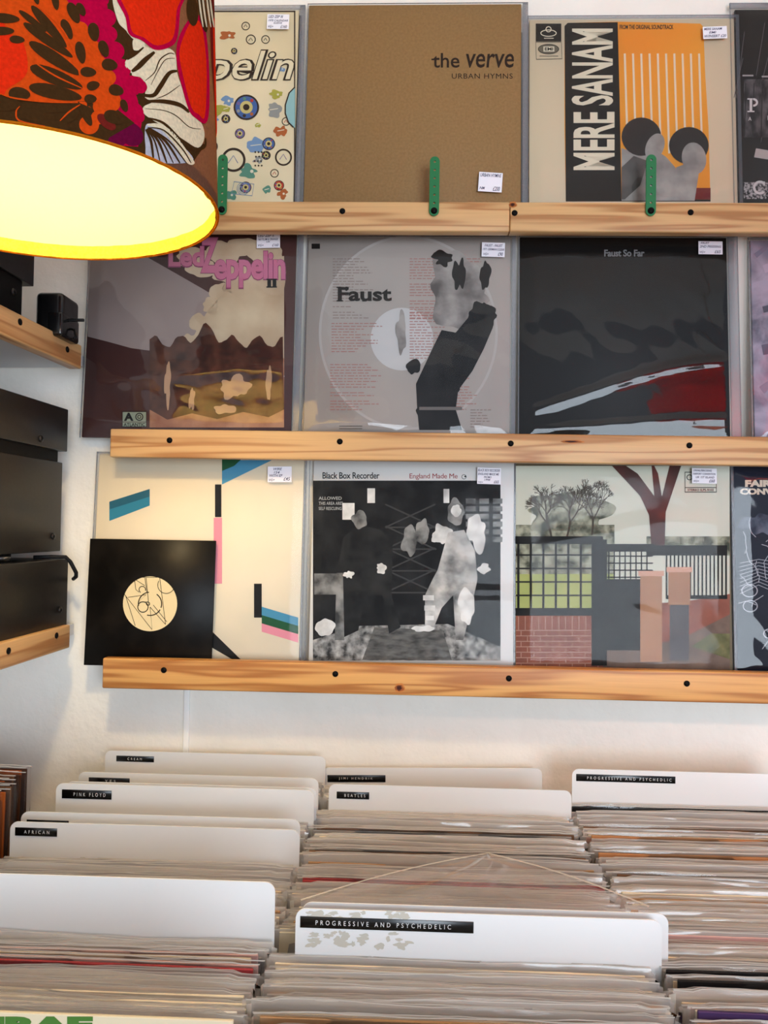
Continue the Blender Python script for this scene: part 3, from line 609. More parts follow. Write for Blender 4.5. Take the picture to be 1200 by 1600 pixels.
# --- dark blue chalk sleeve
def art_chalk(p):
    w = M(220, 206, 186); c = M(176, 178, 186); rr = random.Random(8)
    p.text('FAIRPORT', 1164, 750, 1256, 761, w, 1, .06); p.text('CONVENTION', 1156, 763, 1270, 773, w, 1, .06)
    for i in range(60):
        x = rr.uniform(1156, 1460); y = rr.uniform(800, 1040); a = rr.uniform(0, 6.28); pts = [(x, y)]
        for _ in range(rr.randint(2, 5)):
            a += rr.uniform(-.8, .8); x += 9*math.cos(a); y += 9*math.sin(a); pts.append((max(1154, x), min(1044, y)))
        p.line(pts, 1.1, c, 2)
    for i in range(9): p.line([(1156, 880+i*6), (1185, 874+i*5), (1240, 882+i*7)], .9, c, 2)
    for x, y, r in ((1171, 923, 12), (1172, 947, 11), (1202, 990, 9), (1230, 960, 14)): p.ring(x, y, r, 1.6, c, 3, ry=r*.8)
    p.blob(1190, 820, 28, 18, NM('chalk_cloud', (44, 48, 66), (120, 124, 140), 40, 5, .4, .7), 1, 4, .3)
record('dark blue record sleeve with pale block title and chalk scribbles, right edge', 1148, 1480, 728, 2, NM('navy_card', (18, 21, 36), (32, 37, 56), 6, 3), art_chalk, seed=41, amp=.0018, over=(.003, .006, .004))

# ------------------------------------------------------------------ hi-fi shelf on the left
dv = ray(685, 825); SK = -math.atan2(dv.x, dv.y)
def sloc(px, py, d): return at(px, py, d)
BLK = NM('black_enamel', (22, 20, 20), (28, 26, 25), 200, 2, rough=.42, spec=.45)
GREY_SH = M(225, 226, 228, .6, name='shelf_paint')
def zat(px, py, d): return at(px, py, d).z
def wood_rail(px, pyt, pyb, d, label, screws):
    p = at(px, pyt, d); zt, zb = p.z, at(px, pyb, d).z
    t = thing('shelf', label, 'shelf', (p.x, d, zb), (0, 0, SK))
    m = MB(); LEN = .34
    # length runs towards the camera: build along local x then turn
    m.box(0, -.009, 0, LEN, .009, zt-zb, PINE[0], .002, 3); o = m.build('front_board', t); o.rotation_euler = (0, 0, -math.pi/2); o.location = (-.009, 0, 0)
    m = MB(); m.box(-.42, -LEN, (zt-zb)*.36, -.018, WY-d-.012, (zt-zb)*.36+.016, GREY_SH); m.build('shelf_board', t)
    for sx, sy in screws:
        # intersect with the rail's outer face
        fx = Vector((math.cos(SK), math.sin(SK), 0)); dd = ray(sx, sy); q = CAM+dd*((t.location-CAM).dot(fx)/dd.dot(fx)); q = Matrix.Rotation(-SK, 3, 'Z') @ (q-t.location)
        m = MB(); m.cyl((.0004, q.y, q.z), .0042, .0014, (1, 0, 0), M(16, 14, 13, .45, .3, name='black_screw'), 20, bev=.0003); m.build('screw', t)
    return t
SHU = wood_rail(128, 540, 577, 1.05, 'upper left shelf with pine front edge, carrying the plug and black unit', [(31, 503), (105, 546)])
SHL = wood_rail(110, 976, 1012, 1.05, 'lower left shelf with pine front edge, carrying the stack of black hi-fi units', [(13, 1017), (88, 993)])
def unit(label, px, pyt, pyb, d, screws, steps=(), depth=.30, width=.40, name='hifi_unit', zlow=None):
    p = at(px, pyt, d); zb = at(px, pyb, d).z if zlow is None else zlow; h = p.z-zb
    t = thing(name, label, 'hi-fi unit', (p.x, d, zb), (0, 0, SK), 'black hi-fi units on the left shelves')
    m = MB(); m.box(-width, -depth, 0, 0, 0, h, BLK, .0012, 2); cs = m.build('casing', t)
    for (x0_, z0_, z1_) in steps:
        m = MB(); m.box(-width+.02, -depth+.01, z0_, x0_, -.008, z1_, M(14, 13, 13, .5, name='black_chassis')); m.build('chassis', t)
    m = MB(); m.box(-width+.004, -depth-.006, .002, -.004, -depth, h-.002, M(20, 20, 21, .3, .2, name='black_fascia'), .001); m.build('front_panel', t)
    fx = Vector((math.cos(SK), math.sin(SK), 0))
    for sx, sy in screws:
        dd = ray(sx, sy); q = CAM+dd*((t.location-CAM).dot(fx)/dd.dot(fx)); q = Matrix.Rotation(-SK, 3, 'Z') @ (q-t.location)
        m = MB(); m.cyl((.0006, q.y, q.z), .0048, .0016, (1, 0, 0), M(70, 68, 66, .3, .9, name='steel_screw'), 20, bev=.0005)
        m.cyl((.0015, q.y, q.z), .002, .0006, (1, 0, 0), M(8, 8, 8)); m.build('screw', cs)
    return t, h
ub = SHL.location.z+(at(110, 976, 1.05).z-SHL.location.z)*.36+.016
def foot(t, x, y, h, mat, r=.019):
    m = MB(); m.cyl((x, y, -h/2), r, h, (0, 0, 1), mat, 40, bev=.001); m.build('foot', t)
CHR = M(150, 152, 156, .22, 1, name='brushed_chrome')
t4, h4 = unit('lowest black hi-fi unit on the lower shelf, a cable over its rear corner', 107, 873, 973, 1.055, [(94, 953)], zlow=ub)
top4 = t4.location.z+h4
t3, h3 = unit('tall black hi-fi unit standing on a chrome foot, second from bottom', 98, 723, 861, 1.045, [(83, 838)])
f3 = t3.location.z-top4
for fx_, fy_ in ((-.035, -.115), (-.035, -.25), (-.36, -.115), (-.36, -.25)): foot(t3, fx_, fy_, f3, CHR, .026)
t2, h2 = unit('dark brown-black hi-fi unit on top of the lower stack', 107, 640, 706, 1.055, [(64, 686)])
g2 = t2.location.z-(t3.location.z+h3)
m = MB(); m.box(-.38, -.29, -g2+.0003, -.008, -.012, 0, M(12, 11, 11, .5, name='black_plinth')); m.build('plinth', t2)
usb = SHU.location.z+(at(128, 540, 1.05).z-SHU.location.z)*.36+.016
t1, h1 = unit('black hi-fi unit on the upper shelf beneath the glowing lampshade', 56, 330, 448, .972, [(21, 456)], depth=.2, width=.3)
m = MB(); m.box(-.29, -.19, usb-t1.location.z+.0003, -.003, -.022, 0, M(14, 13, 13, .5, name='black_chassis_lower'), .001); m.build('chassis', t1)
# cable over the back corner
q = t4.location; m = MB()
def sk(x, y, z): return Vector((q.x, q.y, 0))+Matrix.Rotation(SK, 3, 'Z') @ Vector((x, y, 0))+Vector((0, 0, z))
m.tube([sk(-.03, -.04, top4+.003), sk(-.012, -.025, top4+.0035), sk(.002, -.012, top4+.003), sk(.006, -.006, top4-.004), sk(.012, 0, top4-.02), sk(.010, .004, top4-.026), sk(.002, .012, top4-.03)], .0028, M(30, 30, 31, .4, name='black_cable'))
tag(m.build('cable'), 'black cable bent over the rear corner of the lowest hi-fi unit', 'cable')
# plug
pz = usb; p = at(92, 500, 1.0)
t = thing('plug', 'black mains plug lying on the upper left shelf with a pin sticking out', 'plug', (p.x, 1.0, pz))
zt = at(92, 466, 1.0).z-pz; m = MB(); w = .019
m.box(-w, -.03, .004, w, .022, zt, M(12, 12, 13, .22, 0, .6, 'black_plastic'), .007, 4); m.box(-.002, -.031, 0, w+.0004, .022, zt*.55, M(14, 14, 15, .2, 0, .6, 'black_plastic_glossy'), .004, 3); m.build('plug_body', t)
pp = at(118, 499, .99)-Vector((p.x, 1.0, pz))
m = MB(); m.box(w-.002, pp.y-.002, pp.z-.003, w+.021, pp.y+.002, pp.z+.001, M(18, 18, 19, .35, 0, .5, 'black_plastic'), .0012, 2); m.build('earth_pin', t)
m = MB(); m.tube([(w-.004, -.004, .016), (w+.006, -.006, .014), (w+.009, -.008, .004), (w+.006, -.01, .0)], .0017, M(16, 16, 17, .35)); m.build('cord', t)

# ------------------------------------------------------------------ record browser
RZ = .661
XL, XM, XR = (-.441, -.117), (-.111, .213), (.222, .546)
t = thing('record_browser', 'low pine record browser with three open bays full of records', 'record rack', (.06, .78, 0))
rb = t.location
BX0, BX1, BY0, BY1 = -.450, .556, .44, 1.10
WD = PINE[1]
def part(name, x0, y0, z0, x1, y1, z1, mat=WD, bev=.002):
    m = MB(); m.box(x0-rb.x, y0-rb.y, z0, x1-rb.x, y1-rb.y, z1, mat, bev); return m.build(name, t)
part('base_board', BX0, BY0, RZ-.018, BX1, BY1, RZ-.0002)
part('front_panel', BX0, BY0-.015, RZ-.018, BX1, BY0, RZ+.17)
part('back_panel', BX0, BY1-.006, RZ-.018, BX1, BY1, RZ+.2)
for x in (BX0, -.1165, .2155, BX1-.004): part('partition', x, BY0, RZ, x+.004 if x != -.1165 else x+.004, BY1-.006, RZ+.12, bev=0)
for x in (BX0+.01, BX1-.05):
    for y in (BY0, BY1-.05): part('leg', x, y, .0, x+.04, y+.04, RZ-.018)

# record meshes
def bag_mesh(seed, ext, mat):
    rr = random.Random(seed); m = MB(); nx = 44
    W2 = .1618; zs = [0, .12, .24, .285, .302, .3125, .3125+ext*.5, .3125+ext]
    A = rr.uniform(.0006, .0016); ph = rr.uniform(0, 6); ln = rr.uniform(-.0015, .004); droop = rr.uniform(.3, 1)
    for side in (-1, 1):
        vs = []; fs = []
        for j, z in enumerate(zs):
            t_ = max(0, (z-.300)/(.0125+ext))
            for i in range(nx+1):
                u = i/nx; x = -W2+2*W2*u; e = min(1, min(u, 1-u)*20)
                nz = noise.noise(Vector((x*14, seed*3.3, side*2+t_)))*A*(.4+2.4*t_)+noise.noise(Vector((x*70, seed*2.3, side*3+t_*2)))*.0007*t_
                y = side*(.0006+.0014*e*(1-.7*t_))+.002+nz+ln*t_*t_
                zz = z+(noise.noise(Vector((x*5, seed*5.1, 3)))*.0036+.0007*noise.noise(Vector((x*30, seed, side))))*(t_**2)
                if u < .05 or u > .95: zz -= t_*.002*droop
                xx = x+rr.uniform(-1, 1)*.0006 if (i in (0, nx)) else x
                vs.append((xx, y, zz))
        for j in range(len(zs)-1):
            for i in range(nx): k = j*(nx+1)+i; fs.append([k, k+1, k+nx+2, k+nx+1])
        m.add(vs, fs, mat, True)
        # welded rim along the mouth of the bag
        top = vs[-(nx+1):]; m.add([(x, y-.0003, z-.0007) for x, y, z in top]+[(x, y-.0003, z+.0002) for x, y, z in top], [[i, i+1, nx+2+i, nx+1+i] for i in range(nx)], PL_RIM, True)
        if side < 0:
            for sg in (-1, 1):
                w_ = rr.uniform(.001, .005); e = [(sg*(W2-.0005), .001, z) for z in (.2, .26, .3, .311, .3125+ext*.7)]
                m.add(e+[(sg*(W2+w_*(.3+.7*k/4)), .001+rr.uniform(-.002, .003), z-.002) for k, (x, y, z) in enumerate(e)], [[k, k+1, k+6, k+5] for k in range(4)], PL_RIM if rr.random() < .3 else mat, True)
    me = bpy.data.meshes.new('outer_bag'); me.from_pydata(m.v, [], m.f)
    for q in m.mats: me.materials.append(q)
    me.polygons.foreach_set('material_index', m.mi)
    for p in me.polygons: p.use_smooth = True
    return me
BAGS = [bag_mesh(s, random.uniform(.002, .011), PL_BIN if s % 2 else PL_BIN2) for s in range(16)]
CLEARBAG = bag_mesh(99, .004, PL_WALL)
CARDCOL = {'dark brown': (74, 42, 24), 'rust': (168, 84, 34), 'cream': (226, 214, 190), 'white': (232, 230, 226), 'beige': (204, 186, 160), 'pale grey': (196, 194, 190), 'grey': (150, 146, 142), 'dusky pink': (206, 166, 160),
           'brown': (120, 84, 58), 'black': (30, 28, 30), 'red': (172, 62, 66), 'navy': (44, 52, 88), 'tan': (180, 142, 104), 'green': (96, 120, 86), 'orange': (196, 138, 92), 'purple': (84, 62, 110)}
def card_mesh(col, seed):
    rr = random.Random(seed); m = MB(); th = rr.uniform(.0022, .0034)
    m.box(-.1565, .002-th/2, .0005, .1565, .002+th/2, .3125, NM('card_'+col.replace(' ', '_'), tuple(int(v*.93) for v in CARDCOL[col]), CARDCOL[col], 30, 3), .0005, 1)
    me = bpy.data.meshes.new('inner_sleeve'); me.from_pydata(m.v, [], m.f); me.materials.append(m.mats[0]); return me
CARDS = {c: [card_mesh(c, i*31+len(c)) for i in range(2)] for c in CARDCOL}
ORD1 = ['', 'first', 'second', 'third', 'fourth', 'fifth', 'sixth', 'seventh', 'eighth', 'ninth', 'tenth', 'eleventh', 'twelfth', 'thirteenth', 'fourteenth', 'fifteenth', 'sixteenth', 'seventeenth', 'eighteenth', 'nineteenth']
TENS = {2: ('twentieth', 'twenty'), 3: ('thirtieth', 'thirty'), 4: ('fortieth', 'forty'), 5: ('fiftieth', 'fifty'), 6: ('sixtieth', 'sixty'), 7: ('seventieth', 'seventy'), 8: ('eightieth', 'eighty'), 9: ('ninetieth', 'ninety')}
def ordinal(n):
    if n < 20: return ORD1[n]
    a, b = divmod(n, 10); return TENS[a][0] if b == 0 else TENS[a][1]+'-'+ORD1[b]
rproto = {}
def bin_record(x, y, z, col, label, group, rr, lean=None, card_x=0, bag=None):
    """one record: card sleeve inside a cloudy outer bag; every one its own object with its own parts"""
    if 'root' not in rproto:
        e = bpy.data.objects.new('record', None); e.empty_display_size = .05
        rproto['root'] = e; rproto['card'] = bpy.data.objects.new('inner_sleeve', CARDS['cream'][0]); rproto['bag'] = bpy.data.objects.new('outer_bag', BAGS[0])
    e = rproto['root'].copy(); COL.objects.link(e); e.location = (x, y, z)
    e.rotation_euler = (-math.radians(2.0 if lean is None else lean), math.radians(rr.uniform(-.25, .25)), math.radians(rr.uniform(-.3, .3)))
    tag(e, label, 'record', group)
    c = rproto['card'].copy(); c.data = rr.choice(CARDS[col]); COL.objects.link(c); c.parent = e; c.location = (card_x, 0, 0)
    b = rproto['bag'].copy(); b.data = rr.choice(BAGS) if bag is None else bag; COL.objects.link(b); b.parent = e
    return e
def fill(xc, y0, y1, pitch, cols, where, group, seed, special={}, force=None):
    """records from y0 (far) to y1 (near); they are numbered from the far end"""
    rr = random.Random(seed); n = int((y0-y1)/pitch)+1
    for i in range(n):
        col = special.get(i+1) or rr.choice(cols)
        # runs of records slide sideways and up together in the bin
        dx = .0035*noise.noise(Vector((i*.35, seed, 0)))*2+rr.uniform(-.003, .003)
        label = '%s-edged record in cloudy bag, %s %s' % (col, ordinal(i+1), where)
        bin_record(xc+dx, y0-i*pitch, RZ+(.006 if i+1 in special else max(0, rr.gauss(.001, .0022))), col, label, group, rr, bag=CLEARBAG if i+1 in special else None)
PALE = ['cream', 'cream', 'beige', 'pale grey', 'white', 'beige', 'grey', 'tan', 'cream', 'pale grey']
PINKS = PALE+['dusky pink', 'dusky pink', 'beige', 'brown']
xl, xm, xr = sum(XL)/2, sum(XM)/2, sum(XR)/2
G1, G2, G3 = 'records filed in the left bay', 'records filed in the middle bay', 'records filed in the right bay'
fill(xl, 1.062, .995, .0075, PALE, 'in front of the rearmost divider, left bay', G1, 1)
fill(xl, .966, .934, .0065, PALE, 'behind the nine-letter band divider, left bay', G1, 2)
fill(xl, .905, .862, .0062, PALE, 'in front of the nine-letter band divider, left bay', G1, 3)
fill(xl, .800, .676, .0062, PALE, 'in front of the African divider, left bay', G1, 4)
fill(xl, .645, .505, .0062, PALE, 'in front of the blank divider, left bay', G1, 5, {4: 'dusky pink', 6: 'dusky pink', 7: 'red', 5: 'beige'})
fill(xm, 1.050, .994, .0075, PALE, 'between the two rear dividers, middle bay', G2, 6)
fill(xm, .962, .670, .0064, PALE, 'in front of the second divider, middle bay', G2, 7, {31: 'red', 32: 'red', 34: 'navy', 11: 'brown', 12: 'grey', 20: 'grey', 21: 'brown'})
fill(xm, .630, .455, .0062, PALE, 'in front of the long-labelled divider, middle bay', G2, 8, {14: 'tan', 27: 'orange', 28: 'red'})
bin_record(xr+.004, 1.002, RZ+.019, 'black', 'black-edged record standing proud right in front of the rear divider, right bay', G3, random.Random(5), bag=CLEARBAG)
fill(xr, .994, .455, .0068, PINKS, 'in front of the rear divider, right bay', G3, 9, {1: 'black', 2: 'black', 11: 'brown', 15: 'orange', 22: 'orange', 30: 'brown', 55: 'black', 57: 'black', 63: 'purple', 65: 'orange'})

# ------------------------------------------------------------------ divider cards
def divider(px0, px1, d, pyt, label, tape=None, text=None, tilt=0, resid=False):
    xm_ = (px0+px1)/2; top = at(xm_, pyt, d); x0, x1 = at(px0, pyt, d).x, at(px1, pyt, d).x; w = x1-x0; z1 = top.z; lean = math.radians(2)
    h = z1-RZ
    t = thing('divider_card', label, 'divider', (top.x, d, RZ), (-0.0, math.radians(tilt), 0), 'white divider cards in the record browser')
    r = .009; P = []
    for cx, cz, a0 in ((w/2-r, h-r, 0), (-w/2+r, h-r, 90)):
        for i in range(9): a = math.radians(a0+i*90/8); P.append((cx+r*math.cos(a), cz+r*math.sin(a)))
    P += [(-w/2, .0006+abs(math.sin(math.radians(tilt)))*w/2), (w/2, .0006+abs(math.sin(math.radians(tilt)))*w/2)]
    n = len(P); vs = [(x, -.0006, z) for x, z in P]+[(x, .0006, z) for x, z in P]
    fs = [list(range(n))[::-1], [n+i for i in range(n)]]+[[i, (i+1) % n, n+(i+1) % n, n+i] for i in range(n)]
    m = MB(); m.add(vs, fs, WHITE_CARD); m.build('card', t)
    if tape:
        tx0, ty0, tx1, ty1 = tape
        A = at(tx0, ty1, d)-t.location; B = at(tx1, ty0, d)-t.location; sl = 0
        A.z = at((tx0+tx1)/2, ty1, d).z-t.location.z; B.z = at((tx0+tx1)/2, ty0, d).z-t.location.z
        m = MB(); m.box(A.x, -.0012, A.z, B.x, -.0006, B.z, BLACKTAPE, .0002, 1)
        tp = m.build('label_tape', t); m = MB(); pr = Print(lambda x, y, o: (A.x+x*(B.x-A.x), -.00125-o, B.z+(A.z-B.z)*y), m)
        if text:
            s, a0, a1 = text; pr.text(s, a0, .3, a1, .7, M(222, 222, 222, .5, name='raised_white_letters'), 1, 0, 0, 1.8)
        if text: m.build('raised_lettering', tp)
    if resid:
        m = MB(); pr = Print(lambda x, y, o: ((at(x, y, d)-t.location).x, -.00065-o, (at(x, y, d)-t.location).z), m); rr = random.Random(4)
        for i in range(60):
            x = rr.uniform(484, 640); y = rr.uniform(1424, 1433) if rr.random() < .4 else rr.uniform(1456, 1480)
            pr.blob(x, y, rr.uniform(3, 9), rr.uniform(1.5, 5), M(198, 194, 182), 1, i, .4, 14)
        m.build('glue_residue', t)
    return t
divider(164, 508, 1.074, 1177, 'rearmost white divider card in the left bay, five-letter black tape, against wall', (182, 1181, 241, 1190), ('CREAM', .3, .68))
divider(122, 497, .984, 1211, 'white left-bay divider whose three-letter tape is half hidden by the next card', (139, 1215, 203, 1225), ('YES', .4, .66))
divider(102, 494, .928, 1226, 'blank white divider tucked right behind the nine-letter divider, left bay')
divider(87, 490, .916, 1229, 'white left-bay divider with a two-word nine-letter black tape', (97, 1234, 175, 1248), ('PINK FLOYD', .24, .88))
divider(32, 468, .850, 1274, 'white divider directly behind the African divider, only tape top showing', (42, 1281, 108, 1294))
divider(15, 467, .817, 1290, 'white divider card with black African tape, left bay', (24, 1293, 90, 1306), ('AFRICAN', .22, .82))
divider(-30, 429, .660, 1371, 'unlabelled white divider nearest the camera in the left bay')
divider(513, 855, 1.078, 1200, 'rearmost middle-bay white divider, tilted, with a two-word black tape', (520, 1208, 611, 1219), ('JIMI HENDRIK', .2, .78), tilt=-1.4)
divider(513, 892, .975, 1230, 'second white divider in the middle bay with a short black tape', (526, 1237, 577, 1248), ('BEATLES', .24, .88))
divider(470, 1042, .652, 1418, 'blank white divider standing just behind the long-labelled front divider, middle bay')
divider(460, 1032, .641, 1428, 'front white middle-bay divider with long black tape and grey glue marks', (469, 1435, 740, 1453), ('PROGRESSIVE AND PSYCHEDELIC', .09, .87), resid=True)
divider(893, 1260, 1.012, 1206, 'rear white right-bay divider with long black tape, against the wall', (900, 1211, 1055, 1222), ('PROGRESSIVE AND PSYCHEDLIC', .11, .96))

# front card sleeve with green lettering, bottom left
d = .497; a = at(-150, 1580, d); b = at(364, 1594, d); zt = at(200, 1590, d).z
t = thing('record', 'bare cream card sleeve with cut-off green lettering, frontmost in the left bay', 'record', ((a.x+b.x)/2, d, RZ), (0, 0, 0), G1)
m = MB(); w = .315; m.box(b.x-w-t.location.x, 0, .0005, b.x-t.location.x, .003, zt-RZ, M(206, 196, 168, .6, name='cream_rough_card'), .0005, 1)
pr = Print(lambda x, y, o: ((at(x, y, d)-t.location).x, -.0001-o, (at(x, y, d)-t.location).z), m)
pr.text('IJRAE', -30, 1588, 146, 1622, M(74, 120, 52), 1, .07, 0, 1.0); m.build('sleeve', t)

# ------------------------------------------------------------------ crate at the far left
t = thing('record_crate', 'pine crate of brown sleeves at the far left beside the browser', 'crate', (-.62, .80, 0)); rb = t.location
CZ = .722
for nm, bx in {'base_board': (-.79, .66, CZ-.018, -.456, .93, CZ-.0002), 'side_panel': (-.79, .66, CZ, -.786, .93, CZ+.2), 'front_panel': (-.79, .648, CZ-.018, -.456, .66, CZ+.14), 'plinth': (-.78, .67, 0, -.47, .92, CZ-.018)}.items():
    m = MB(); m.box(bx[0]-rb.x, bx[1]-rb.y, bx[2], bx[3]-rb.x, bx[4]-rb.y, bx[5], PINE[0]); m.build(nm, t)
rr = random.Random(77)
for i in range(28):
    col = ['dark brown', 'rust', 'dark brown', 'brown'][i % 4]
    bin_record(-.622+rr.uniform(-.004, .004)-(.012 if i < 6 else 0), .918-i*.0085, CZ+rr.uniform(0, .003), col, '%s-edged record in glossy bag, %s from the back of the far left crate' % (col, ordinal(i+1)), 'records in the far left crate', rr, lean=1.0, bag=CLEARBAG)

# ------------------------------------------------------------------ loose clear bag lying over the middle bay
A = at(470, 1414, .668); T = at(762, 1340, .752); B = at(1014, 1424, .668)
m = MB(); n = 24; vs = []; fs = []
for j in range(n+1):
    v = j/n
    for i in range(n+1):
        u = i/n; e0 = A.lerp(T, v); e1 = B.lerp(T, v); q = e0.lerp(e1, u)
        q.z += .003+.004*math.sin(v*math.pi)+.0025*noise.noise(Vector((u*5, v*4, 2)))*(1-v)+.003*math.exp(-((u-.28-.25*v)/.06)**2)
        vs.append(q)
for j in range(n):
    for i in range(n): k = j*(n+1)+i; fs.append([k, k+1, k+n+2, k+n+1])
base = len(vs)
for i in range(n+1):
    q = vs[i].copy(); vs.append(Vector((q.x, .661, q.z-.06)))
for i in range(n): fs.append([i, base+i, base+i+1, i+1])
m.add(vs, fs, PL_FLAP, True)
def strip(P, Q, w):
    D = (Q-P).normalized(); S = D.cross(Vector((0, 0, 1))).normalized()*w; up_ = Vector((0, 0, .0045)); N_ = 16
    vv = []; ff = []
    for i in range(N_+1):
        c = P.lerp(Q, i/N_)+up_+Vector((0, 0, .004*math.sin(math.pi*i/N_))); vv += [c-S, c+S]
    for i in range(N_): ff.append([2*i, 2*i+1, 2*i+3, 2*i+2])
    m.add(vv, ff, PL_RIM, True)
strip(A, T, .0011); strip(T, B, .0014)
o = m.build('empty_clear_bag'); tag(o, 'empty clear polythene bag folded to a point over the middle bay records', 'plastic bag')

# ------------------------------------------------------------------ lamp
LR = .15; LC = Vector((-.3212, .6224, ZC+.2718)); LN = Vector((-.0286, -.0506, 1)).normalized()
lrot = Vector((0, 0, 1)).rotation_difference(LN)
lamp = thing('pendant_lamp', 'lit pendant lamp with a drum shade in red, orange and cream floral fabric', 'lamp', LC)
lamp.rotation_mode = 'QUATERNION'; lamp.rotation_quaternion = lrot
LI = lrot.to_matrix().transposed(); HS = .235
def fabric(name, c, tr=.12, noise_amt=.12):
    m = bpy.data.materials.new(name); m.use_nodes = True; nt = m.node_tree; n = nt.nodes; lk = nt.links.new; n.remove(n['Principled BSDF'])
    tc = n.new('ShaderNodeTexCoord'); mp = n.new('ShaderNodeMapping'); mp.inputs['Scale'].default_value = (1, 1, 1)
    nz = n.new('ShaderNodeTexNoise'); nz.inputs['Scale'].default_value = 420; nz.inputs['Detail'].default_value = 3
    mx = n.new('ShaderNodeMixRGB'); mx.inputs[1].default_value = L(c); mx.inputs[2].default_value = L(tuple(max(0, int(v*(1-noise_amt*2))) for v in c))
    lk(tc.outputs['Object'], mp.inputs[0]); lk(mp.outputs[0], nz.inputs['Vector']); lk(nz.outputs['Fac'], mx.inputs[0])
    d = n.new('ShaderNodeBsdfDiffuse'); t_ = n.new('ShaderNodeBsdfTranslucent'); ms = n.new('ShaderNodeMixShader'); ms.inputs[0].default_value = tr
    lk(mx.outputs[0], d.inputs[0]); lk(mx.outputs[0], t_.inputs[0]); lk(d.outputs[0], ms.inputs[1]); lk(t_.outputs[0], ms.inputs[2]); lk(ms.outputs[0], n['Material Output'].inputs[0]); return m
F = {'brown': fabric('fabric_dark_brown', (84, 56, 30), .3), 'taupe': fabric('fabric_taupe', (118, 82, 64), .12), 'red': fabric('fabric_red', (250, 52, 20)), 'orange': fabric('fabric_orange', (236, 82, 22)),
     'crim': fabric('fabric_crimson', (206, 10, 66)), 'cream': fabric('fabric_cream', (255, 238, 200), .12), 'pale': fabric('fabric_white', (226, 226, 238), .3), 'maroon': fabric('fabric_maroon', (140, 44, 36), .3), 'plum': fabric('fabric_plum', (130, 20, 70), .35)}
LINING = fabric('lining_fabric', (250, 232, 156), .55, .02)
# shade shell
def ringshell(r, z0, z1, mat, m, n=160, nz=1, wob=0):
    vs = []; fs = []
    for j in range(nz+1):
        for i in range(n):
            a = 2*math.pi*i/n; z = z0+(z1-z0)*j/nz; q = r-wob*abs(noise.noise(Vector((math.cos(a)*9, math.sin(a)*9, z*120))))
            vs.append((q*math.cos(a), q*math.sin(a), z))
    for j in range(nz):
        for i in range(n): fs.append([j*n+i, j*n+(i+1) % n, (j+1)*n+(i+1) % n, (j+1)*n+i])
    m.add(vs, fs, mat, True)
m = MB(); ringshell(LR-.001, 0, HS, LINING, m, nz=4); m.build('lining', lamp)
m = MB(); ringshell(LR-.0018, .0, .013, fabric('hem_fabric', (214, 176, 60), .1, .3), m, nz=6, wob=.0022)
m.build('inner_hem', lamp)
SH = MB(); ringshell(LR, 0, HS, F['taupe'], SH, nz=4)
def cylhit(gx, gy):
    px, py = gx/3.529, gy/3.529
    d = LI @ ray(px, py); o = LI @ (CAM-LC)
    a = d.x**2+d.y**2; b = 2*(o.x*d.x+o.y*d.y); c = o.x**2+o.y**2-LR**2; D = b*b-4*a*c
    tt = (-b-math.sqrt(D))/(2*a) if D > 0 else -b/(2*a)
    q = o+d*tt; return math.atan2(q.y, q.x), q.z
TH0 = cylhit(0, 300)[0]
def wrap(pts, mat, layer):
    # densify edges, trace to the drum's surface, cut into narrow strips, then bend round the drum
    P = []
    for i in range(len(pts)):
        a, b = pts[i], pts[(i+1) % len(pts)]; k = max(1, int(math.hypot(a[0]-b[0], a[1]-b[1])/25))
        for j in range(k): P.append((a[0]+(b[0]-a[0])*j/k, a[1]+(b[1]-a[1])*j/k))
    Q = []
    for x, y in P:
        th, z = cylhit(x, y); Q.append((th*LR, min(max(z, .0002), HS)))
    bm = bmesh.new(); vv = [bm.verts.new((s_, z, 0)) for s_, z in Q]
    try: bm.faces.new(vv)
    except Exception: bm.free(); return
    bmesh.ops.remove_doubles(bm, verts=bm.verts[:], dist=1e-6)
    bmesh.ops.triangulate(bm, faces=bm.faces[:])
    s0 = min(s_ for s_, z in Q); s1 = max(s_ for s_, z in Q); c = math.ceil(s0/.005)*.005
    while c < s1:
        bmesh.ops.bisect_plane(bm, geom=bm.verts[:]+bm.edges[:]+bm.faces[:], plane_co=(c, 0, 0), plane_no=(1, 0, 0)); c += .005
    bm.verts.index_update(); wrap.n += 1
    r = LR+.00015+layer*.00012+wrap.n*2e-7
    base = [(v.co.x/LR, v.co.y) for v in bm.verts]; fs = [[v.index for v in f.verts] for f in bm.faces]; bm.free()
    for mir in (0, 1):
        for rot in (0, math.pi):
            vs = [(r*math.cos((2*TH0-th if mir else th)+rot), r*math.sin((2*TH0-th if mir else th)+rot), z) for th, z in base]
            SH.add(vs, fs, F[mat], True)
wrap.n = 0
def wsmooth(pts, mat, layer, n=6):
    out = []; N = len(pts)
    for i in range(N):
        p0, p1, p2, p3 = (Vector(pts[(i+k) % N]) for k in (-1, 0, 1, 2))
        for j in range(n):
            t_ = j/n; q = .5*((2*p1)+(-p0+p2)*t_+(2*p0-5*p1+4*p2-p3)*t_*t_+(-p0+3*p1-3*p2+p3)*t_**3); out.append((q.x, q.y))
    wrap(out, mat, layer)
def well(cx, cy, a, b, ang, mat, layer, taper=0):
    p = []; ca, sa = math.cos(math.radians(ang)), math.sin(math.radians(ang))
    for i in range(22):
        w_ = 2*math.pi*i/22; x = a*math.cos(w_); y = b*math.sin(w_)*(1+taper*math.cos(w_)); p.append((cx+x*ca-y*sa, cy+x*sa+y*ca))
    wrap(p, mat, layer)
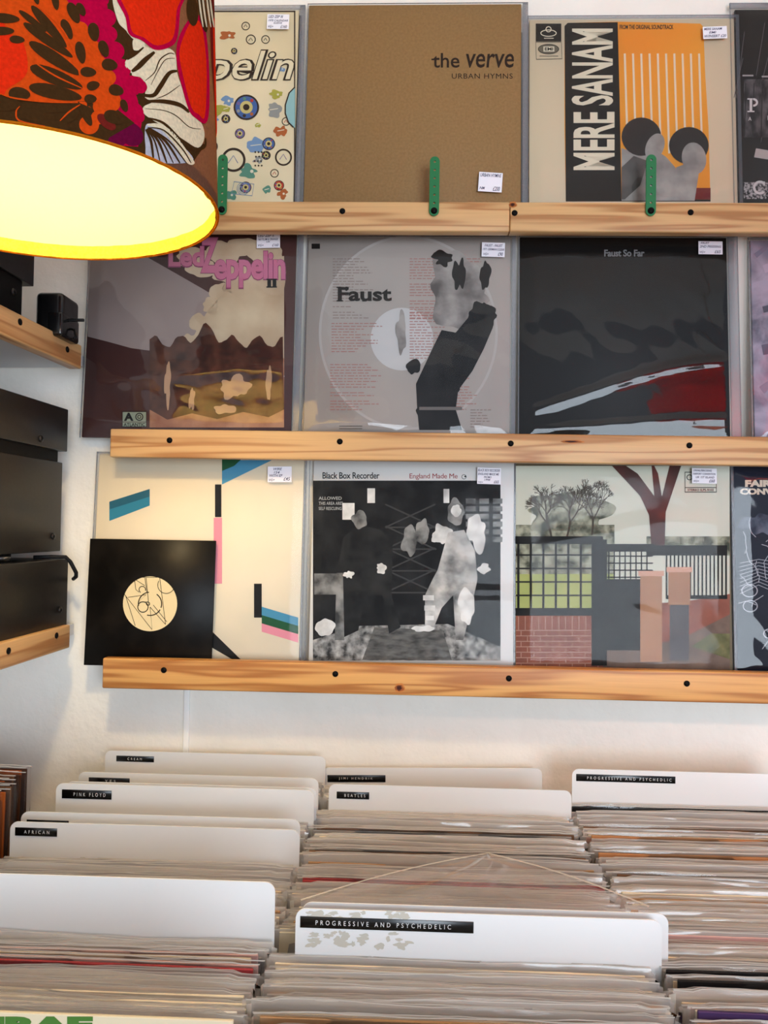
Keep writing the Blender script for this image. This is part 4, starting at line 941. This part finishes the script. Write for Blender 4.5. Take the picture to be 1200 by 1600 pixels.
def wline(pts, w, mat, layer):
    n = len(pts); l = []; r_ = []
    for i in range(n):
        a, b = pts[max(i-1, 0)], pts[min(i+1, n-1)]; dx, dy = b[0]-a[0], b[1]-a[1]; k = math.hypot(dx, dy) or 1
        ww = w*(.35+.65*math.sin(math.pi*(i+.6)/(n+.2))); l.append((pts[i][0]-dy/k*ww/2, pts[i][1]+dx/k*ww/2)); r_.append((pts[i][0]+dy/k*ww/2, pts[i][1]-dx/k*ww/2))
    wrap(l+r_[::-1], mat, layer)
def curve(pts, n=5):
    out = []; N = len(pts)
    for i in range(N-1):
        p0, p1, p2, p3 = Vector(pts[max(i-1, 0)]), Vector(pts[i]), Vector(pts[i+1]), Vector(pts[min(i+2, N-1)])
        for j in range(n):
            t_ = j/n; q = .5*((2*p1)+(-p0+p2)*t_+(2*p0-5*p1+4*p2-p3)*t_*t_+(-p0+3*p1-3*p2+p3)*t_**3); out.append((q.x, q.y))
    return out+[pts[-1]]
TOP = -60
# dark ground left and centre
wrap([(-20, TOP), (640, TOP), (700, 60), (760, 260), (900, 620), (1130, 800), (1060, 900), (-20, 900)], 'brown', 0)
# cream group
wsmooth([(620, 0), (650, 120), (690, 165), (735, 215), (735, 270), (760, 260), (800, 265), (690, 345), (730, 410), (800, 455), (850, 545), (900, 560), (1045, 610), (1110, 680), (1125, 760), (1090, 815), (1010, 770), (920, 710), (800, 635), (790, 590), (840, 560), (800, 515), (960, 300), (830, 270), (700, 180), (660, 0)], 'cream', 1, 4)
wsmooth([(725, 410), (800, 330), (880, 285), (925, 268), (965, 300), (975, 400), (1000, 480), (1035, 600), (960, 570), (850, 550), (800, 520), (810, 480), (780, 430)], 'cream', 2)
wsmooth([(688, 345), (735, 300), (800, 262), (830, 285), (770, 345), (725, 390)], 'cream', 2)
wsmooth([(735, 218), (790, 250), (775, 275), (735, 275)], 'cream', 2)
wsmooth([(790, 595), (850, 585), (930, 590), (1030, 640), (1105, 680), (1125, 750), (1095, 812), (1030, 780), (940, 700), (850, 640), (800, 625)], 'cream', 2)
for pts, w in (([(725, 395), (760, 370), (800, 330), (850, 288)], 30), ([(975, 392), (930, 405), (880, 480), (840, 528), (760, 520)], 26), ([(800, 445), (850, 400), (880, 330), (930, 295), (960, 300)], 7), ([(830, 470), (870, 390), (910, 330), (962, 322)], 5), ([(860, 545), (920, 520), (990, 470)], 5),
               ([(800, 560), (900, 560), (990, 580), (1040, 620)], 24), ([(800, 600), (900, 610), (970, 640), (1040, 700), (1105, 712)], 5), ([(805, 650), (900, 680), (1000, 780), (1070, 825), (1125, 810), (1130, 760)], 18), ([(700, 330), (745, 300), (790, 262)], 14)):
    wline(curve(pts), w, 'brown', 3)
# white lower leaves
wsmooth([(800, 700), (830, 682), (900, 700), (980, 780), (1060, 890), (830, 890), (800, 800)], 'pale', 2)
wsmooth([(808, 690), (880, 684), (960, 740), (1040, 850), (1070, 900), (1030, 900), (960, 800), (890, 720)], 'cream', 3)
for k in range(6): wline(curve([(800+k*4, 715-k*2), (830+k*20, 780), (845+k*36, 900)]), 9 if k % 2 else 14, 'brown', 4)
wline(curve([(810, 705), (900, 720), (1000, 820), (1050, 900)]), 8, 'brown', 5)
# crimson scallops
wrap([(340, TOP), (560, TOP), (560, 60), (600, 180), (640, 350), (720, 420), (760, 560), (780, 680), (760, 810), (620, 800), (400, 600)], 'crim', 1)
for x, y, r in ((545, 40, 48), (585, 100, 55), (595, 190, 52), (628, 282, 58), (660, 380, 62), (740, 470, 58), (770, 480, 40), (700, 520, 50), (730, 620, 62), (560, 0, 40)): well(x, y, r, r*.92, 20, 'crim', 1)
well(735, 610, 80, 42, 50, 'crim', 2); well(720, 740, 75, 60, 40, 'plum', 2); well(640, 760, 60, 50, 20, 'plum', 2); well(600, 720, 60, 50, 20, 'plum', 2)
# dark ground lower left, then orange scallops
wrap([(-20, 560), (150, 580), (460, 560), (640, 600), (740, 680), (600, 760), (540, 900), (-20, 900)], 'brown', 3)
wrap([(-20, TOP), (300, TOP), (400, 60), (470, 160), (545, 280), (610, 410), (640, 540), (560, 620), (440, 570), (200, 560), (60, 545), (-20, 500)], 'orange', 3)
for x, y, r in ((340, 30, 40), (385, 70, 45), (440, 165, 46), (510, 265, 44), (535, 350, 50), (592, 430, 46), (600, 560, 66), (560, 590, 50), (540, 650, 40), (490, 690, 55)): well(x, y, r, r*.95, 20, 'orange', 4)
well(585, 675, 62, 30, 40, 'maroon', 5)
wsmooth([(-20, 100), (60, 190), (130, 240), (150, 400), (60, 480), (-20, 500)], 'red', 4)
for x, y, a, b, g in ((30, 105, 80, 30, 5), (20, 175, 60, 26, 0), (95, 222, 42, 24, 5), (270, 150, 150, 34, 50), (180, 120, 95, 22, 38), (265, 225, 165, 34, 35), (300, 325, 165, 44, 33), (310, 430, 155, 52, 22), (305, 512, 148, 50, 12),
                   (108, 522, 60, 42, 5), (40, 580, 75, 40, 0), (290, 600, 120, 32, 2), (200, 640, 105, 42, 8), (388, 640, 55, 34, -32), (475, 640, 62, 26, 65), (50, 655, 70, 30, 0), (300, 690, 120, 30, 8),
                   (512, 475, 36, 28, -15), (497, 548, 34, 28, 0), (485, 400, 44, 30, 5), (443, 293, 62, 30, 78), (368, 165, 60, 28, 65), (405, 75, 62, 32, 65), (305, 10, 50, 22, 80), (445, 55, 40, 24, 60),
                   (515, 180, 52, 34, 80), (570, 272, 48, 30, 70), (602, 360, 44, 36, 10), (638, 500, 42, 34, 15), (682, 585, 36, 22, 70), (630, 650, 62, 40, 20), (200, 0, 30, 16, 70)): well(x, y, a, b*(.78 if a > 90 else .9), g, 'brown', 6, -.15)
for pts in ([(440, 440), (410, 300), (330, 150), (200, 30)], [(450, 490), (300, 420), (180, 340)], [(430, 570), (250, 565), (80, 545), (0, 520)], [(440, 580), (380, 620), (330, 670)], [(110, 590), (90, 620), (110, 670), (250, 700)]): wline(curve(pts), 9, 'orange', 7)
# big red petals
wsmooth([(650, -60), (690, 100), (710, 190), (780, 225), (850, 275), (930, 262), (975, 210), (990, 60), (1000, -60)], 'crim', 4)
wsmooth([(672, -60), (706, 90), (728, 180), (790, 210), (850, 250), (915, 240), (955, 195), (970, 60), (985, -60)], 'red', 5)
wsmooth([(1045, 100), (985, 200), (968, 300), (985, 420), (1035, 600), (1080, 655), (1130, 680), (1150, 600), (1150, 400), (1135, 200), (1100, 90)], 'crim', 4)
wsmooth([(1050, 120), (1005, 210), (985, 300), (1005, 420), (1050, 590), (1090, 630), (1125, 640), (1135, 400), (1120, 210), (1095, 120)], 'red', 5)
for x, y, a, b, g in ((1055, 60, 85, 32, 85), (1110, 60, 120, 22, 80), (1150, 40, 90, 16, 80)): well(x, y, a, b, g, 'brown', 7)
for x in (1085, 1105, 1128, 1145): wline(curve([(x, -60), (x+14, 60), (x+28, 150)]), 10, 'cream', 8)
wrap([(1150, TOP), (1200, TOP), (1200, 640), (1180, 560), (1160, 300)], 'maroon', 3)
wrap([(1168, 100), (1186, 100), (1196, 700), (1188, 760), (1178, 500)], 'red', 4)
SH.build('shade', lamp)
m = MB(); N_ = 160
m.tube([(LR*math.cos(2*math.pi*i/N_), LR*math.sin(2*math.pi*i/N_), 0.0) for i in range(N_+1)], .0012, fabric('fabric_orange_edge', (255, 150, 30), .5)); m.build('bottom_edge', lamp)
m = MB(); m.tube([((LR-.001)*math.cos(2*math.pi*i/N_), (LR-.001)*math.sin(2*math.pi*i/N_), HS) for i in range(N_+1)], .0012, M(180, 180, 180, .3, 1)); 
for k in range(3):
    a = 2*math.pi*k/3+.4; m.tube([(0.02*math.cos(a), .02*math.sin(a), HS-.03), ((LR-.002)*math.cos(a), (LR-.002)*math.sin(a), HS)], .0011, M(190, 190, 190, .3, 1))
m.build('wire_fitter', lamp)
m = MB(); m.cyl((0, 0, HS-.025), .02, .06, (0, 0, 1), M(236, 234, 228, .4), 32, bev=.002); m.build('lamp_holder', lamp)
bulbm = bpy.data.materials.new('glowing_bulb'); bulbm.use_nodes = True; bn = bulbm.node_tree.nodes['Principled BSDF']
bn.inputs['Emission Color'].default_value = (1, .78, .42, 1); bn.inputs['Emission Strength'].default_value = 6
bm = bmesh.new(); bmesh.ops.create_uvsphere(bm, u_segments=32, v_segments=20, radius=.027)
for v in bm.verts:
    if v.co.z > 0: v.co.z *= 1.35; v.co.x *= 1-.35*(v.co.z/.037); v.co.y *= 1-.35*(v.co.z/.037)
    v.co.z += .147
m = MB(); m.bm(bm, bulbm, True); m.build('bulb', lamp)
pl = bpy.data.lights.new('bulb_light', 'POINT'); pl.energy = 8; pl.color = (1.0, .76, .42); pl.shadow_soft_size = .03
po = bpy.data.objects.new('bulb_light', pl); COL.objects.link(po); po.parent = lamp; po.location = (0, 0, .10)
m = MB(); q0 = Vector((0, 0, HS+.004)); q1 = LI @ (Vector((LC.x, LC.y, 2.42))-LC)
m.tube([q0, q0.lerp(q1, .3)+Vector((.004, .002, 0)), q0.lerp(q1, .7)+Vector((.003, .002, 0)), q1], .003, M(235, 232, 225, .5)); m.build('cord', lamp)

# ------------------------------------------------------------------ second lamp, further along the room
RC = Vector((.74, .33, ZC+.25))
l2 = thing('pendant_lamp', 'lit pendant lamp with a plain red drum shade, hanging further right', 'lamp', RC)
redf = fabric('fabric_plain_red', (240, 40, 30), .7)
m = MB(); ringshell(.14, 0, .2, redf, m, nz=4); m.build('shade', l2)
m = MB(); ringshell(.139, 0, .2, fabric('lining_pink', (250, 190, 170), .5, .02), m, nz=4); m.build('lining', l2)
m = MB(); m.cyl((0, 0, .17), .02, .06, (0, 0, 1), M(236, 234, 228, .4), 32, bev=.002)
for k in range(3):
    a = 2*math.pi*k/3; m.tube([(0.02*math.cos(a), .02*math.sin(a), .18), (.139*math.cos(a), .139*math.sin(a), .198)], .0011, M(190, 190, 190, .3, 1))
m.build('lamp_holder', l2)
bm = bmesh.new(); bmesh.ops.create_uvsphere(bm, u_segments=24, v_segments=16, radius=.027)
for v in bm.verts: v.co.z += .115
m = MB(); m.bm(bm, bulbm, True); m.build('bulb', l2)
m = MB(); m.tube([(0, 0, .2), (0, 0, 2.42-RC.z)], .003, M(235, 232, 225, .5)); m.build('cord', l2)
pl2 = bpy.data.lights.new('red_lamp_light', 'POINT'); pl2.energy = 8; pl2.color = (1.0, .62, .42); pl2.shadow_soft_size = .03
po2 = bpy.data.objects.new('red_lamp_light', pl2); COL.objects.link(po2); po2.parent = l2; po2.location = (0, 0, .08)
